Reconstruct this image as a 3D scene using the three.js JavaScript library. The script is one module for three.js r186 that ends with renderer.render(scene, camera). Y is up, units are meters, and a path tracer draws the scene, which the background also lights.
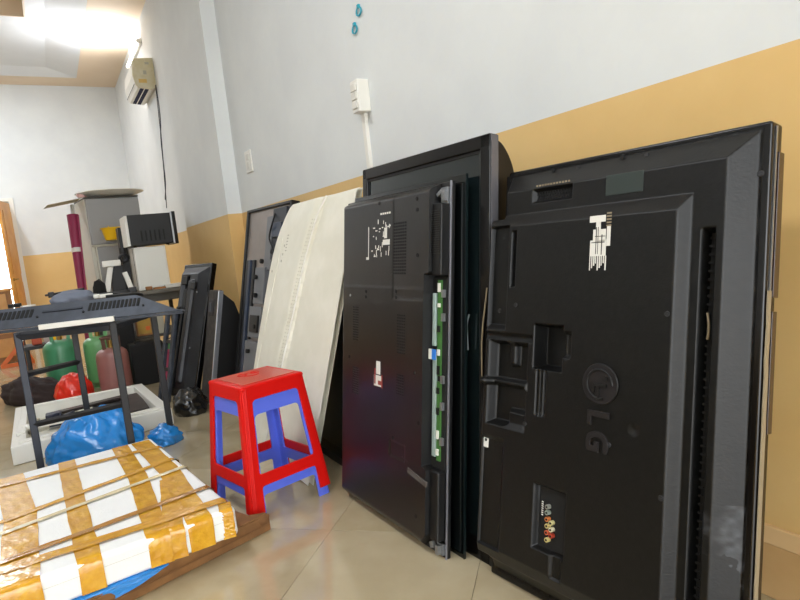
import * as THREE from 'three';
import { mergeGeometries, mergeVertices } from 'three/addons/utils/BufferGeometryUtils.js';
import { RoundedBoxGeometry } from 'three/addons/geometries/RoundedBoxGeometry.js';
import { TextGeometry } from 'three/addons/geometries/TextGeometry.js';
import { FontLoader } from 'three/addons/loaders/FontLoader.js';
import { ImprovedNoise } from 'three/addons/math/ImprovedNoise.js';
import { RectAreaLightUniformsLib } from 'three/addons/lights/RectAreaLightUniformsLib.js';

// ---------------------------------------------------------------- camera, sky, lights, exposure
const scene = new THREE.Scene();
const deg = Math.PI / 180;
const camera = new THREE.PerspectiveCamera(53.13, 800 / 600, 0.05, 100);
camera.position.set(0, 1.1, 0);
camera.rotation.order = 'YXZ';
camera.rotation.set(-6.1 * deg, -29.8 * deg, -6.15 * deg);
scene.add(camera);
const renderer = new THREE.WebGLRenderer({ antialias: true });
renderer.toneMapping = THREE.LinearToneMapping;
renderer.toneMappingExposure = 1.34;
renderer.shadowMap.enabled = true;
RectAreaLightUniformsLib.init();
scene.background = new THREE.Color().setRGB(0.93, 0.97, 1.0);
scene.backgroundIntensity = 6.0;
const LAMP = 125;              // radiance of the ceiling battens
const WALLTUBE = 280;         // radiance of the tube above the air conditioner

// ---------------------------------------------------------------- seeded noise and helpers
let seedState = 12345;
const rnd = () => { seedState = (seedState + 0x6d2b79f5) | 0; let t = Math.imul(seedState ^ (seedState >>> 15), 1 | seedState); t = (t + Math.imul(t ^ (t >>> 7), 61 | t)) ^ t; return ((t ^ (t >>> 14)) >>> 0) / 4294967296; };
const rr = (a, b) => a + (b - a) * rnd();
const perlin = new ImprovedNoise();
const noise = (x, y, z = 0) => perlin.noise(x, y, z);
const fbm = (x, y, z = 0, o = 4) => { let s = 0, a = 0.5; for (let i = 0; i < o; i++) { s += a * perlin.noise(x, y, z + i * 7.3); x *= 2; y *= 2; z *= 2; a *= 0.5; } return s; };
const lerp = (a, b, t) => a + (b - a) * t, clamp = (v, a = 0, b = 1) => Math.min(b, Math.max(a, v));
const smooth = (a, b, v) => { const t = clamp((v - a) / (b - a)); return t * t * (3 - 2 * t); };

function tnoise(seed) {       // tileable lattice noise on [0,1)^2
  const N = 256, g = new Float32Array(N * N); let s = seed * 7919 + 17;
  for (let i = 0; i < N * N; i++) { s = (Math.imul(s, 1664525) + 1013904223) | 0; g[i] = ((s >>> 8) & 0xffff) / 65535; }
  const one = (u, v, f) => {
    const x = u * f, y = v * f, xi = Math.floor(x), yi = Math.floor(y); let a = x - xi, b = y - yi; a = a * a * (3 - 2 * a); b = b * b * (3 - 2 * b);
    const at = (i, j) => g[(((j % f) + f) % f) * N + (((i % f) + f) % f)];
    return lerp(lerp(at(xi, yi), at(xi + 1, yi), a), lerp(at(xi, yi + 1), at(xi + 1, yi + 1), a), b);
  };
  return (u, v, f = 4, o = 4) => { let t = 0, a = 0.5, w = 0; for (let i = 0; i < o && f <= 256; i++) { t += a * one(u, v, f); w += a; a *= 0.55; f *= 2; } return t / w; };
}
function tex(n, fn, srgb = false, rep = 1) {
  const d = new Uint8Array(n * n * 4);
  for (let j = 0; j < n; j++) for (let i = 0; i < n; i++) {
    let c = fn(i / n, j / n); if (typeof c === 'number') c = [c, c, c];
    const k = (j * n + i) * 4; for (let q = 0; q < 3; q++) d[k + q] = clamp(c[q]) * 255; d[k + 3] = 255;
  }
  const t = new THREE.DataTexture(d, n, n); t.wrapS = t.wrapT = THREE.RepeatWrapping; t.magFilter = THREE.LinearFilter; t.minFilter = THREE.LinearMipmapLinearFilter; t.generateMipmaps = true;
  if (srgb) t.colorSpace = THREE.SRGBColorSpace;
  t.repeat.set(rep, rep); t.needsUpdate = true; return t;
}
const hex = (h) => [(h >> 16 & 255) / 255, (h >> 8 & 255) / 255, (h & 255) / 255];
const mixc = (a, b, t) => a.map((v, i) => lerp(v, b[i], t));
const n1 = tnoise(1), n2 = tnoise(2), n3 = tnoise(3), n4 = tnoise(4);
const grainBump = tex(256, (u, v) => n1(u, v, 64, 3), false, 4);
const softBump = tex(256, (u, v) => n2(u, v, 8, 5), false, 1);
const plasterBump = tex(512, (u, v) => 0.6 * n1(u, v, 6, 6) + 0.4 * n3(u, v, 64, 2), false, 0.8);
const crumpleBump = tex(256, (u, v) => Math.abs(n2(u, v, 6, 4) - 0.5) * 1.6 + Math.abs(n3(u, v, 16, 3) - 0.5), false, 3);
const std = (color, roughness = 0.6, extra = {}) => new THREE.MeshStandardMaterial({ color, roughness, ...extra });
const phys = (color, roughness = 0.4, extra = {}) => new THREE.MeshPhysicalMaterial({ color, roughness, ...extra });
const mapped = (n, a, b, f, o, amt, rep, rough, extra = {}) => std(0xffffff, rough, { map: tex(n, (u, v) => mixc(hex(a), hex(b), clamp((n4(u, v, f, o) - 0.5) * amt + 0.5)), true, rep), ...extra });

const M = {
  white: mapped(256, 0xd7dada, 0xdde0df, 6, 5, 2.2, 0.5, 0.75, { bumpMap: plasterBump, bumpScale: 0.0006 }),
  orange: mapped(256, 0xd9b474, 0xdfbc7e, 6, 5, 2.0, 0.5, 0.55, { bumpMap: plasterBump, bumpScale: 0.0006 }),
  ceil: mapped(256, 0xe0cbb0, 0xe5d2b9, 5, 4, 2, 0.4, 0.8),
  gyp: mapped(256, 0xd6d8d9, 0xdddfe0, 5, 4, 2, 0.4, 0.8),
  trim: std(0xe0bd8a, 0.45), base: mapped(256, 0xc49e6a, 0xcfab78, 8, 4, 2, 1, 0.35),
  grout: std(0x948769, 0.8),
  black: std(0x070708, 0.5, { bumpMap: grainBump, bumpScale: 0.0003 }),
  blackMatte: std(0x0a0a0a, 0.8), gloss: phys(0x0a0808, 0.2, { specularIntensity: 0.8 }),
  screen: phys(0x141d1f, 0.12, { clearcoat: 0.6, clearcoatRoughness: 0.06 }),
  chrome: std(0xb9bcc2, 0.28, { metalness: 0.9 }), steel: std(0x9a9da0, 0.4, { metalness: 0.8 }),
  plate: std(0xa9bdb8, 0.45, { metalness: 0.3 }), pcb: std(0x3f6f33, 0.5), pcbDark: std(0x2a4a24, 0.55), blue: std(0x2a78d6, 0.5),
  whitePlastic: std(0xe6e4dc, 0.45), cream: mapped(256, 0xdedbca, 0xe6e3d4, 8, 4, 2, 1.2, 0.5, { bumpMap: grainBump, bumpScale: 0.0002 }),
  creamDark: std(0xb3ae9c, 0.6), paper: std(0xdcdad2, 0.8), yellowed: mapped(256, 0xcfc39c, 0xd8cfb4, 5, 4, 3, 2, 0.5),
  red: phys(0xcb130d, 0.38, { specularIntensity: 0.4, bumpMap: softBump, bumpScale: 0.0004 }),
  redTop: phys(0xc5381f, 0.3, { clearcoat: 0.35, clearcoatRoughness: 0.25, bumpMap: grainBump, bumpScale: 0.0004 }),
  blueStool: phys(0x5a6ee0, 0.36, { clearcoat: 0.2, clearcoatRoughness: 0.3 }),
  foam: std(0xeff0ee, 0.85, { bumpMap: grainBump, bumpScale: 0.0006 }),
  tapeA: phys(0xffffff, 0.2, { bumpMap: crumpleBump, bumpScale: 0.0015, clearcoat: 0.3, clearcoatRoughness: 0.2, map: tex(256, (u, v) => mixc(hex(0xc68c10), hex(0xdba626), clamp((n1(u, v, 6, 4) - 0.5) * 2.5 + 0.5)), true, 4) }),
  tapeB: phys(0xac7416, 0.22, { bumpMap: crumpleBump, bumpScale: 0.001, clearcoat: 0.6, clearcoatRoughness: 0.15 }),
  tapeC: phys(0xe0cfa2, 0.2, { bumpMap: crumpleBump, bumpScale: 0.001, clearcoat: 0.6 }),
  card: mapped(256, 0x7a5430, 0x8d643a, 10, 5, 2.5, 2, 0.85), cardEdge: std(0x75502e, 0.9),
  blueBag: phys(0x1f86d8, 0.25, { bumpMap: crumpleBump, bumpScale: 0.0015, clearcoat: 0.5, clearcoatRoughness: 0.2, side: THREE.DoubleSide }),
  blackBag: phys(0x08080a, 0.22, { bumpMap: crumpleBump, bumpScale: 0.002, clearcoat: 0.7, clearcoatRoughness: 0.15 }),
  redBag: phys(0xe02a14, 0.28, { bumpMap: crumpleBump, bumpScale: 0.0015, clearcoat: 0.5 }),
  brownBag: std(0x2e2220, 0.85, { bumpMap: crumpleBump, bumpScale: 0.0015 }),
  rack: std(0x2c303a, 0.45, { metalness: 0.3 }), rackDark: std(0x131418, 0.5),
  chassis: mapped(256, 0x353a43, 0x464c56, 10, 4, 2.5, 1.5, 0.55, { metalness: 0.2 }), chassisTop: mapped(256, 0x6d6a60, 0x8b887c, 10, 5, 3, 2, 0.7),
  greenCyl: phys(0x458a62, 0.35, { clearcoat: 0.3 }), greenLight: phys(0x6aa56a, 0.35, { clearcoat: 0.3 }), pinkCyl: phys(0x94645f, 0.4, { clearcoat: 0.2 }), brass: std(0x9a7a3c, 0.4, { metalness: 0.7 }), rust: std(0x5b3d30, 0.7),
  fridgeGrey: std(0x999896, 0.4, { metalness: 0.15 }), fridgeCream: std(0xcfcbbd, 0.5), yellow: phys(0xf0bc10, 0.35), maroon: std(0x8e2148, 0.5), plasticClear: std(0xd5d5cc, 0.3),
  wood: mapped(512, 0xc98a3c, 0xd9a052, 4, 6, 3, 1, 0.4), woodDark: mapped(256, 0x8a5a2c, 0xa06c38, 6, 5, 3, 1, 0.5), bench: std(0x4a463e, 0.6),
  teal: std(0x149bb0, 0.4), cable: std(0x23273a, 0.5), navy: std(0x06103a, 0.8), pink: std(0xb84a6a, 0.5), pinkPale: std(0xe2b4ae, 0.6),
  brownGloss: phys(0x2a1712, 0.25, { clearcoat: 0.4 }), tapeOld: std(0x8d8068, 0.7, { bumpMap: crumpleBump, bumpScale: 0.001 }),
  copperRed: std(0x0b0303, 0.75), orangeTool: std(0xd8661a, 0.5), greyBlue: std(0x666c79, 0.8, { bumpMap: crumpleBump, bumpScale: 0.0015 }),
  concrete: std(0xb4b0a8, 0.9), glow: std(0xffffff, 0.5, { emissive: 0xffffff, emissiveIntensity: 6 }),
};
// dark dusty plastic of the large television back: soft grey dust in blotches with grain
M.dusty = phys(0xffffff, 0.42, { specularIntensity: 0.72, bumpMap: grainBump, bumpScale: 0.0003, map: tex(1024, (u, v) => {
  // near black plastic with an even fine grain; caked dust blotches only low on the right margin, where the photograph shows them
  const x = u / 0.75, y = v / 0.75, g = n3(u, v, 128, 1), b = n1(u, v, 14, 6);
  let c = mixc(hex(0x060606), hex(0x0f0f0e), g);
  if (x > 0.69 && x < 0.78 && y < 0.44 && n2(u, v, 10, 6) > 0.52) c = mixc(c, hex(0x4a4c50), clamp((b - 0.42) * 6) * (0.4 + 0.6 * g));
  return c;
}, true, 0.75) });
M.dustySlope = std(0xffffff, 0.42, { bumpMap: grainBump, bumpScale: 0.0003, map: tex(512, (u, v) => mixc(hex(0x15161a), hex(0x33353b), clamp((n2(u, v, 5, 7) - 0.4) * 2.4)), true, 1) });
M.brownPlastic = phys(0xffffff, 0.36, { specularIntensity: 1.0, bumpMap: grainBump, bumpScale: 0.0003, map: tex(512, (u, v) => mixc(hex(0x0c0908), hex(0x1e1916), clamp((n1(u, v, 5, 6) - 0.4) * 2.4)), true, 1) });

function boxUV(g) {           // uv in metres, by the side a face looks to
  g = g.index ? g.toNonIndexed() : g; const p = g.attributes.position, uv = new Float32Array(p.count * 2);
  for (let i = 0; i < p.count; i += 3) {
    const A = new THREE.Vector3().fromBufferAttribute(p, i), B = new THREE.Vector3().fromBufferAttribute(p, i + 1), C = new THREE.Vector3().fromBufferAttribute(p, i + 2);
    const n = B.clone().sub(A).cross(C.clone().sub(A)), ax = Math.abs(n.x), ay = Math.abs(n.y), az = Math.abs(n.z);
    [A, B, C].forEach((q, k) => { const [a, b] = ax >= ay && ax >= az ? [q.z, q.y] : ay >= az ? [q.x, q.z] : [q.x, q.y]; uv[(i + k) * 2] = a; uv[(i + k) * 2 + 1] = b; });
  }
  g.setAttribute('uv', new THREE.BufferAttribute(uv, 2));
  for (const k of Object.keys(g.attributes)) if (!['position', 'normal', 'uv'].includes(k)) g.deleteAttribute(k);
  return g;
}
const names = new Map();
function numbered(n) { const k = names.get(n) || 0; names.set(n, k + 1); return k ? n + '_' + String(k).padStart(3, '0') : n; }
function mesh(name, geos, mat, parent, rawUV) {
  geos = [].concat(geos).map((g) => (rawUV ? g : boxUV(g)));
  const g = geos.length > 1 ? mergeGeometries(geos) : geos[0];
  const m = new THREE.Mesh(g, mat); m.name = parent ? name : numbered(name); m.castShadow = m.receiveShadow = true; (parent || scene).add(m); return m;
}
function tag(o, label, category, group) { o.userData = { ...o.userData, label, category }; if (group) o.userData.group = group; return o; }
function thing(name, label, category, pos = [0, 0, 0], yaw = 0, group) { const o = new THREE.Group(); o.name = numbered(name); o.position.set(...pos); o.rotation.y = yaw; scene.add(o); return tag(o, label, category, group); }
function struct(name, geos, mat, parent) { const m = mesh(name, geos, mat, parent); m.userData.kind = 'structure'; return m; }
function place(g, x = 0, y = 0, z = 0, rx = 0, ry = 0, rz = 0) { if (rx || ry || rz) g.applyMatrix4(new THREE.Matrix4().makeRotationFromEuler(new THREE.Euler(rx, ry, rz))); return g.translate(x, y, z); }
const bx = (w, h, d, x, y, z, rx, ry, rz) => place(new THREE.BoxGeometry(w, h, d), x, y, z, rx, ry, rz);
const rb = (w, h, d, r, x, y, z, rx, ry, rz) => place(new RoundedBoxGeometry(w, h, d, 3, r), x, y, z, rx, ry, rz);
const span = (x0, x1, y0, y1, z0, z1, r) => (r ? rb(x1 - x0, y1 - y0, z1 - z0, r, (x0 + x1) / 2, (y0 + y1) / 2, (z0 + z1) / 2) : bx(x1 - x0, y1 - y0, z1 - z0, (x0 + x1) / 2, (y0 + y1) / 2, (z0 + z1) / 2));
const cyl = (r0, r1, h, x, y, z, rx, ry, rz, n = 24) => place(new THREE.CylinderGeometry(r0, r1, h, n), x, y, z, rx, ry, rz);
const V = (a) => new THREE.Vector3(...a);
const tube = (pts, r, n = 40, k = 8, closed = false) => new THREE.TubeGeometry(new THREE.CatmullRomCurve3(pts.map(V), closed), n, r, k, closed);
const lathe = (pts, n = 40, x = 0, y = 0, z = 0) => new THREE.LatheGeometry(pts.map((p) => new THREE.Vector2(...p)), n).translate(x, y, z);
function bar(a, b, w, d) { const A = V(a), B = V(b), L = A.distanceTo(B), g = new RoundedBoxGeometry(w, L, d, 2, Math.min(w, d) * 0.12); g.applyQuaternion(new THREE.Quaternion().setFromUnitVectors(new THREE.Vector3(0, 1, 0), B.clone().sub(A).normalize())); return g.translate(...A.add(B).multiplyScalar(0.5).toArray()); }
function prism(pts, depth, bevel = 0) {                                    // outline in x,y extruded along z
  const s = new THREE.Shape(pts.map((p) => new THREE.Vector2(...p)));
  return new THREE.ExtrudeGeometry(s, { depth, bevelEnabled: bevel > 0, bevelSize: bevel, bevelThickness: bevel, bevelSegments: 2, curveSegments: 8 });
}
function field(s0, s1, t0, t1, nx, ny, fn) {                               // relief sheet: z = fn(x, y), uv in metres
  const pos = [], uv = [], idx = [];
  for (let j = 0; j <= ny; j++) for (let i = 0; i <= nx; i++) { const s = lerp(s0, s1, i / nx), t = lerp(t0, t1, j / ny), q = fn(s, t); if (Array.isArray(q)) pos.push(...q); else pos.push(s, t, q); uv.push(s, t); }
  for (let j = 0; j < ny; j++) for (let i = 0; i < nx; i++) { const a = j * (nx + 1) + i, b = a + 1, c = a + nx + 1, d = c + 1; idx.push(a, b, d, a, d, c); }
  const g = new THREE.BufferGeometry(); g.setAttribute('position', new THREE.Float32BufferAttribute(pos, 3)); g.setAttribute('uv', new THREE.Float32BufferAttribute(uv, 2)); g.setIndex(idx); g.computeVertexNormals(); return g;
}
function lump(rx, ry, rz, x, y, z, amp, freq, seed, flat = -0.9, detail = 40) {   // crumpled bag: creased ellipsoid with a flat foot
  const g = new THREE.SphereGeometry(1, detail * 1.5 | 0, detail), p = g.attributes.position;
  for (let i = 0; i < p.count; i++) {
    const a = p.getX(i), b = p.getY(i), c = p.getZ(i), w = fbm(a * freq + seed, b * freq, c * freq, 3), k = 1 + amp * (w * 1.3 + 0.35 * Math.abs(noise(a * freq * 2.2 + seed + w, b * freq * 1.1, c * freq * 2.2)));
    p.setXYZ(i, x + a * rx * k, y + Math.max(flat, b * (b > 0 ? k : 1)) * ry, z + c * rz * k);
  }
  const m = mergeVertices(g.deleteAttribute('normal') && g, 1e-5); m.computeVertexNormals(); return m;
}
// a panel that stands on the floor and leans towards the right wall: local x along it, y up it, z out of its face into the room
function lean(name, label, category, x, z, phi, tilt, group) {
  const o = thing(name, label, category, [x, 0, z], 0, group), f = phi * deg, t = tilt * deg;
  const u = new THREE.Vector3(Math.sin(f), 0, Math.cos(f)), m = new THREE.Vector3(Math.cos(f), 0, -Math.sin(f)), v = new THREE.Vector3(0, Math.cos(t), 0).addScaledVector(m, Math.sin(t));
  o.quaternion.setFromRotationMatrix(new THREE.Matrix4().makeBasis(u, v, new THREE.Vector3().crossVectors(u, v))); return o;
}
const font = await new FontLoader().loadAsync('fonts/droid/droid_sans_bold.typeface.json');

// ---------------------------------------------------------------- the room
const X1 = 1.59, X0 = -3.2, ZB = -12.8, ZF = 3.5, HC = 4.48, DADO = 1.457;
{
  const floor = struct('floor', span(X0, X1, -0.12, -0.011, ZB - 3.2, ZF), M.grout);
  // polished tiles laid diagonally, each a piece of its own
  const T = 0.6, k = T * Math.SQRT2, fl = [];
  const tileMat = [0, 1, 2].map((i) => phys(0xffffff, 0.11, { clearcoat: 0.3, clearcoatRoughness: 0.08, map: tex(256, (u, v) => mixc(hex([0xaf9f7f, 0xb2a384, 0xac9c7b][i]), hex(0xbcae90), clamp((n2(u + i * 0.3, v, 5, 6) - 0.5) * 2 + 0.4)), true, 1.3) }));
  const clip = (poly, ax, lim, sg) => { const out = []; for (let i = 0; i < poly.length; i++) { const a = poly[i], b = poly[(i + 1) % poly.length], da = sg * (a[ax] - lim), db = sg * (b[ax] - lim); if (da <= 0) out.push(a); if ((da < 0 && db > 0) || (da > 0 && db < 0)) { const t = da / (da - db); out.push([lerp(a[0], b[0], t), lerp(a[1], b[1], t)]); } } return out; };
  const half = k / 2 - 0.0012; let nTile = 0;
  for (let i = -30; i < 30; i++) for (let j = -30; j < 30; j++) {
    const p = -1.315 + (i + 0.5) * k, q = 2.897 + (j + 0.5) * k, cx = (p + q) / 2, cz = (p - q) / 2;
    let poly = [[cx + half, cz], [cx, cz + half], [cx - half, cz], [cx, cz - half]];
    for (const [ax, lim, sg] of [[0, X1, 1], [0, X0, -1], [1, ZF, 1], [1, ZB, -1]]) if (poly.length) poly = clip(poly, ax, lim, sg);
    if (poly.length < 3) continue;
    const s = new THREE.Shape(poly.map(([x, z]) => new THREE.Vector2(x, -z)));
    const g = new THREE.ExtrudeGeometry(s, { depth: 0.011, bevelEnabled: false }); g.rotateX(-Math.PI / 2).translate(0, -0.011, 0);
    const m = mesh('floor_tile', g, tileMat[(nTile++ * 7) % 3], floor); m.userData.kind = 'structure';
  }
  const wall = (name, ...boxes) => { const w = new THREE.Group(); w.name = name; w.userData.kind = 'structure'; scene.add(w); for (const [x0, x1, z0, z1, y0 = 0, y1 = HC] of boxes) { if (y0 < DADO) struct('painted_dado', span(x0, x1, y0, Math.min(DADO, y1), z0, z1), M.orange, w); if (y1 > DADO) struct('upper_wall', span(x0, x1, Math.max(DADO, y0), y1, z0, z1), M.white, w); } return w; };
  const right = wall('wall_right', [X1, X1 + 0.2, ZB - 3.4, ZF + 0.2]);
  wall('wall_left', [X0 - 0.2, X0, ZB - 3.4, ZF + 0.2]);
  wall('wall_back', [-0.42, X1, ZB - 0.14, ZB], [X0, -1.32, ZB - 0.14, ZB], [-1.32, -0.42, ZB - 0.14, ZB, 2.45, HC]);
  wall('wall_far', [X0, -1.9, ZB - 3.4, ZB - 3.2], [-0.74, X1, ZB - 3.4, ZB - 3.2], [-1.9, -0.74, ZB - 3.4, ZB - 3.2, 2.3, HC]);
  wall('wall_front', [X0, -2.7, ZF, ZF + 0.2], [1.1, X1, ZF, ZF + 0.2], [-2.7, 1.1, ZF, ZF + 0.2, 3.3, HC]);
  const pil = wall('pilaster', [X1 - 0.13, X1, -7.4, -5.5]);
  // moulded strip and the skirting tiles below it
  struct('trim_1', [span(X1 - 0.014, X1, 0.159, 0.212, -5.5, ZF, 0.004)], M.trim);
  const sk = struct('baseboard_right', span(X1 - 0.003, X1, 0, 0.158, -5.5, ZF), M.grout);
  for (let z = ZF; z > -5.4; z -= 0.6) { const m = mesh('skirting_tile', span(X1 - 0.009, X1 - 0.003, 0.001, 0.157, z - 0.598, z - 0.002), M.base, sk); m.userData.kind = 'structure'; }
  struct('baseboard_back', span(-0.42, X1, 0, 0.12, ZB, ZB + 0.012), M.base);
  // ceiling: flat cream slab with a sloped tray and a small deeper well in it
  const RX = 0.915, RZ = -12.25, IX = 0.45, IZ = -11.98, TH = 0.09, RL = -2.4, RF = 2.6, WX = 0.206, WZ = -9.75;
  struct('ceiling', [span(RX, X1, HC, HC + 0.6, ZB - 3.4, ZF), span(X0, RL, HC, HC + 0.6, ZB - 3.4, ZF), span(RL, RX, HC, HC + 0.6, ZB - 3.4, RZ), span(RL, RX, HC, HC + 0.6, RF, ZF),
    span(RL, RX, HC + 0.5, HC + 0.6, RZ, RF)], M.ceil);
  const quad = (a, b, c, d) => { const g = new THREE.BufferGeometry(); const up = (p) => [p[0], p[1] + 0.02, p[2]]; const P = [a, b, c, d].map((p) => p), U = P.map(up), f = (q) => [q[0], q[1], q[2], q[0], q[2], q[3]].flat(); const all = [...f([P[0], P[1], P[2], P[3]]), ...f([U[3], U[2], U[1], U[0]])]; g.setAttribute('position', new THREE.Float32BufferAttribute(all, 3)); g.computeVertexNormals(); return g; };
  const L = [[RX, HC, RZ], [RX, HC, RF], [RL, HC, RF], [RL, HC, RZ]], H = [[IX, HC + TH, IZ], [IX, HC + TH, RF - 0.3], [RL + 0.4, HC + TH, RF - 0.3], [RL + 0.4, HC + TH, IZ]];
  struct('ceiling_tray', [0, 1, 2, 3].map((i) => quad(L[i], L[(i + 1) % 4], H[(i + 1) % 4], H[i])).concat([
    span(WX, IX, HC + TH, HC + TH + 0.02, IZ, RF - 0.3), span(RL + 0.4, WX, HC + TH, HC + TH + 0.02, IZ, WZ), span(RL + 0.4, -1.7, HC + TH, HC + TH + 0.02, WZ, RF - 0.3), span(-1.7, WX, HC + TH, HC + TH + 0.02, -8.3, RF - 0.3)]), M.gyp);
  struct('ceiling_well', [span(-1.7, WX, HC + TH + 0.25, HC + TH + 0.27, WZ, -8.3), span(-1.7, WX, HC + TH, HC + TH + 0.26, WZ, WZ + 0.02), span(WX, WX + 0.02, HC + TH, HC + TH + 0.25, WZ, -8.3), span(-1.72, -1.7, HC + TH, HC + TH + 0.25, WZ, -8.3), span(-1.7, WX, HC + TH, HC + TH + 0.25, -8.3, -8.28)], M.ceil);
  struct('pavement', [span(-9, 9, -0.2, -0.13, ZF + 0.2, 14), span(-9, 9, -0.2, -0.13, -28, ZB - 3.4)], M.concrete);
  // doorway in the back wall: wooden leaf swung into the far room
  const d = new THREE.Group(); d.name = 'door_1'; d.userData.kind = 'structure'; d.position.set(-0.43, 0, ZB - 0.14); d.rotation.y = 80 * deg; scene.add(d);
  mesh('door_leaf', span(-0.82, 0, 0.01, 2.4, -0.02, 0.02, 0.004), M.wood, d);
  for (const [y0, y1] of [[0.2, 1.0], [1.15, 2.25]]) mesh('door_panel', span(-0.7, -0.12, y0, y1, 0.02, 0.028, 0.003), M.wood, d);
  const hd = mesh('door_handle', [cyl(0.025, 0.025, 0.02, -0.76, 1.06, 0.03, Math.PI / 2), cyl(0.01, 0.01, 0.05, -0.76, 1.06, 0.045, Math.PI / 2), rb(0.12, 0.022, 0.02, 0.006, -0.71, 1.06, 0.07)], M.brass, d); hd.userData.label = 'brass lever handle';
  struct('trim_2', [span(-0.44, -0.37, 0, 2.5, ZB, ZB + 0.03, 0.004), span(-1.37, -1.3, 0, 2.5, ZB, ZB + 0.03, 0.004), span(-1.3, -0.44, 2.44, 2.5, ZB, ZB + 0.03, 0.004)], M.whitePlastic);
}

// ---------------------------------------------------------------- lamps
function areaLight(w, h, I, pos, look) { const l = new THREE.RectAreaLight(0xf4f8ff, I, w, h); l.position.set(...pos); l.lookAt(...look); scene.add(l); return l; }
for (const [x, z, label] of [[-0.9, -0.6, 'white ceiling batten lamp nearest the shop front'], [-0.9, -2.8, 'white ceiling batten lamp above the foam box'], [-1.4, -10.6, 'white ceiling batten lamp added out of view to light the back wall']]) {
  const y = HC + 0.09, t = thing('ceiling_lamp', label, 'ceiling lamp', [x, y, z]);
  mesh('housing', rb(0.09, 0.05, 1.22, 0.01, 0, -0.025, 0), M.whitePlastic, t);
  mesh('tube', cyl(0.014, 0.014, 1.18, 0, -0.07, 0, Math.PI / 2), M.glow, t);
  areaLight(0.09, 1.18, z === -10.6 ? LAMP * 2.1 : LAMP, [x, y - 0.09, z], [x, 0, z]);  // the far batten is an added, unseen lamp that brightens the back wall
}
{
  const t = thing('wall_lamp', 'fluorescent tube lamp high on the right wall above the air conditioner', 'wall lamp', [X1, 4.2, -9.9]);
  mesh('housing', rb(0.04, 0.07, 1.26, 0.01, -0.02, 0, 0), M.whitePlastic, t);
  mesh('tube', cyl(0.014, 0.014, 1.2, -0.062, 0, 0, Math.PI / 2), M.glow, t);
  for (const z of [0.61, -0.61]) mesh('end_cap', bx(0.05, 0.05, 0.03, -0.05, 0, z), M.whitePlastic, t);
  areaLight(0.06, 1.2, WALLTUBE, [X1 - 0.085, 4.24, -9.9], [X1 - 0.25, 4.8, -9.9]);
  areaLight(0.06, 1.2, WALLTUBE * 0.5, [X1 - 0.09, 4.19, -9.9], [X1 - 1.2, 3.8, -9.9]);
}

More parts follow.
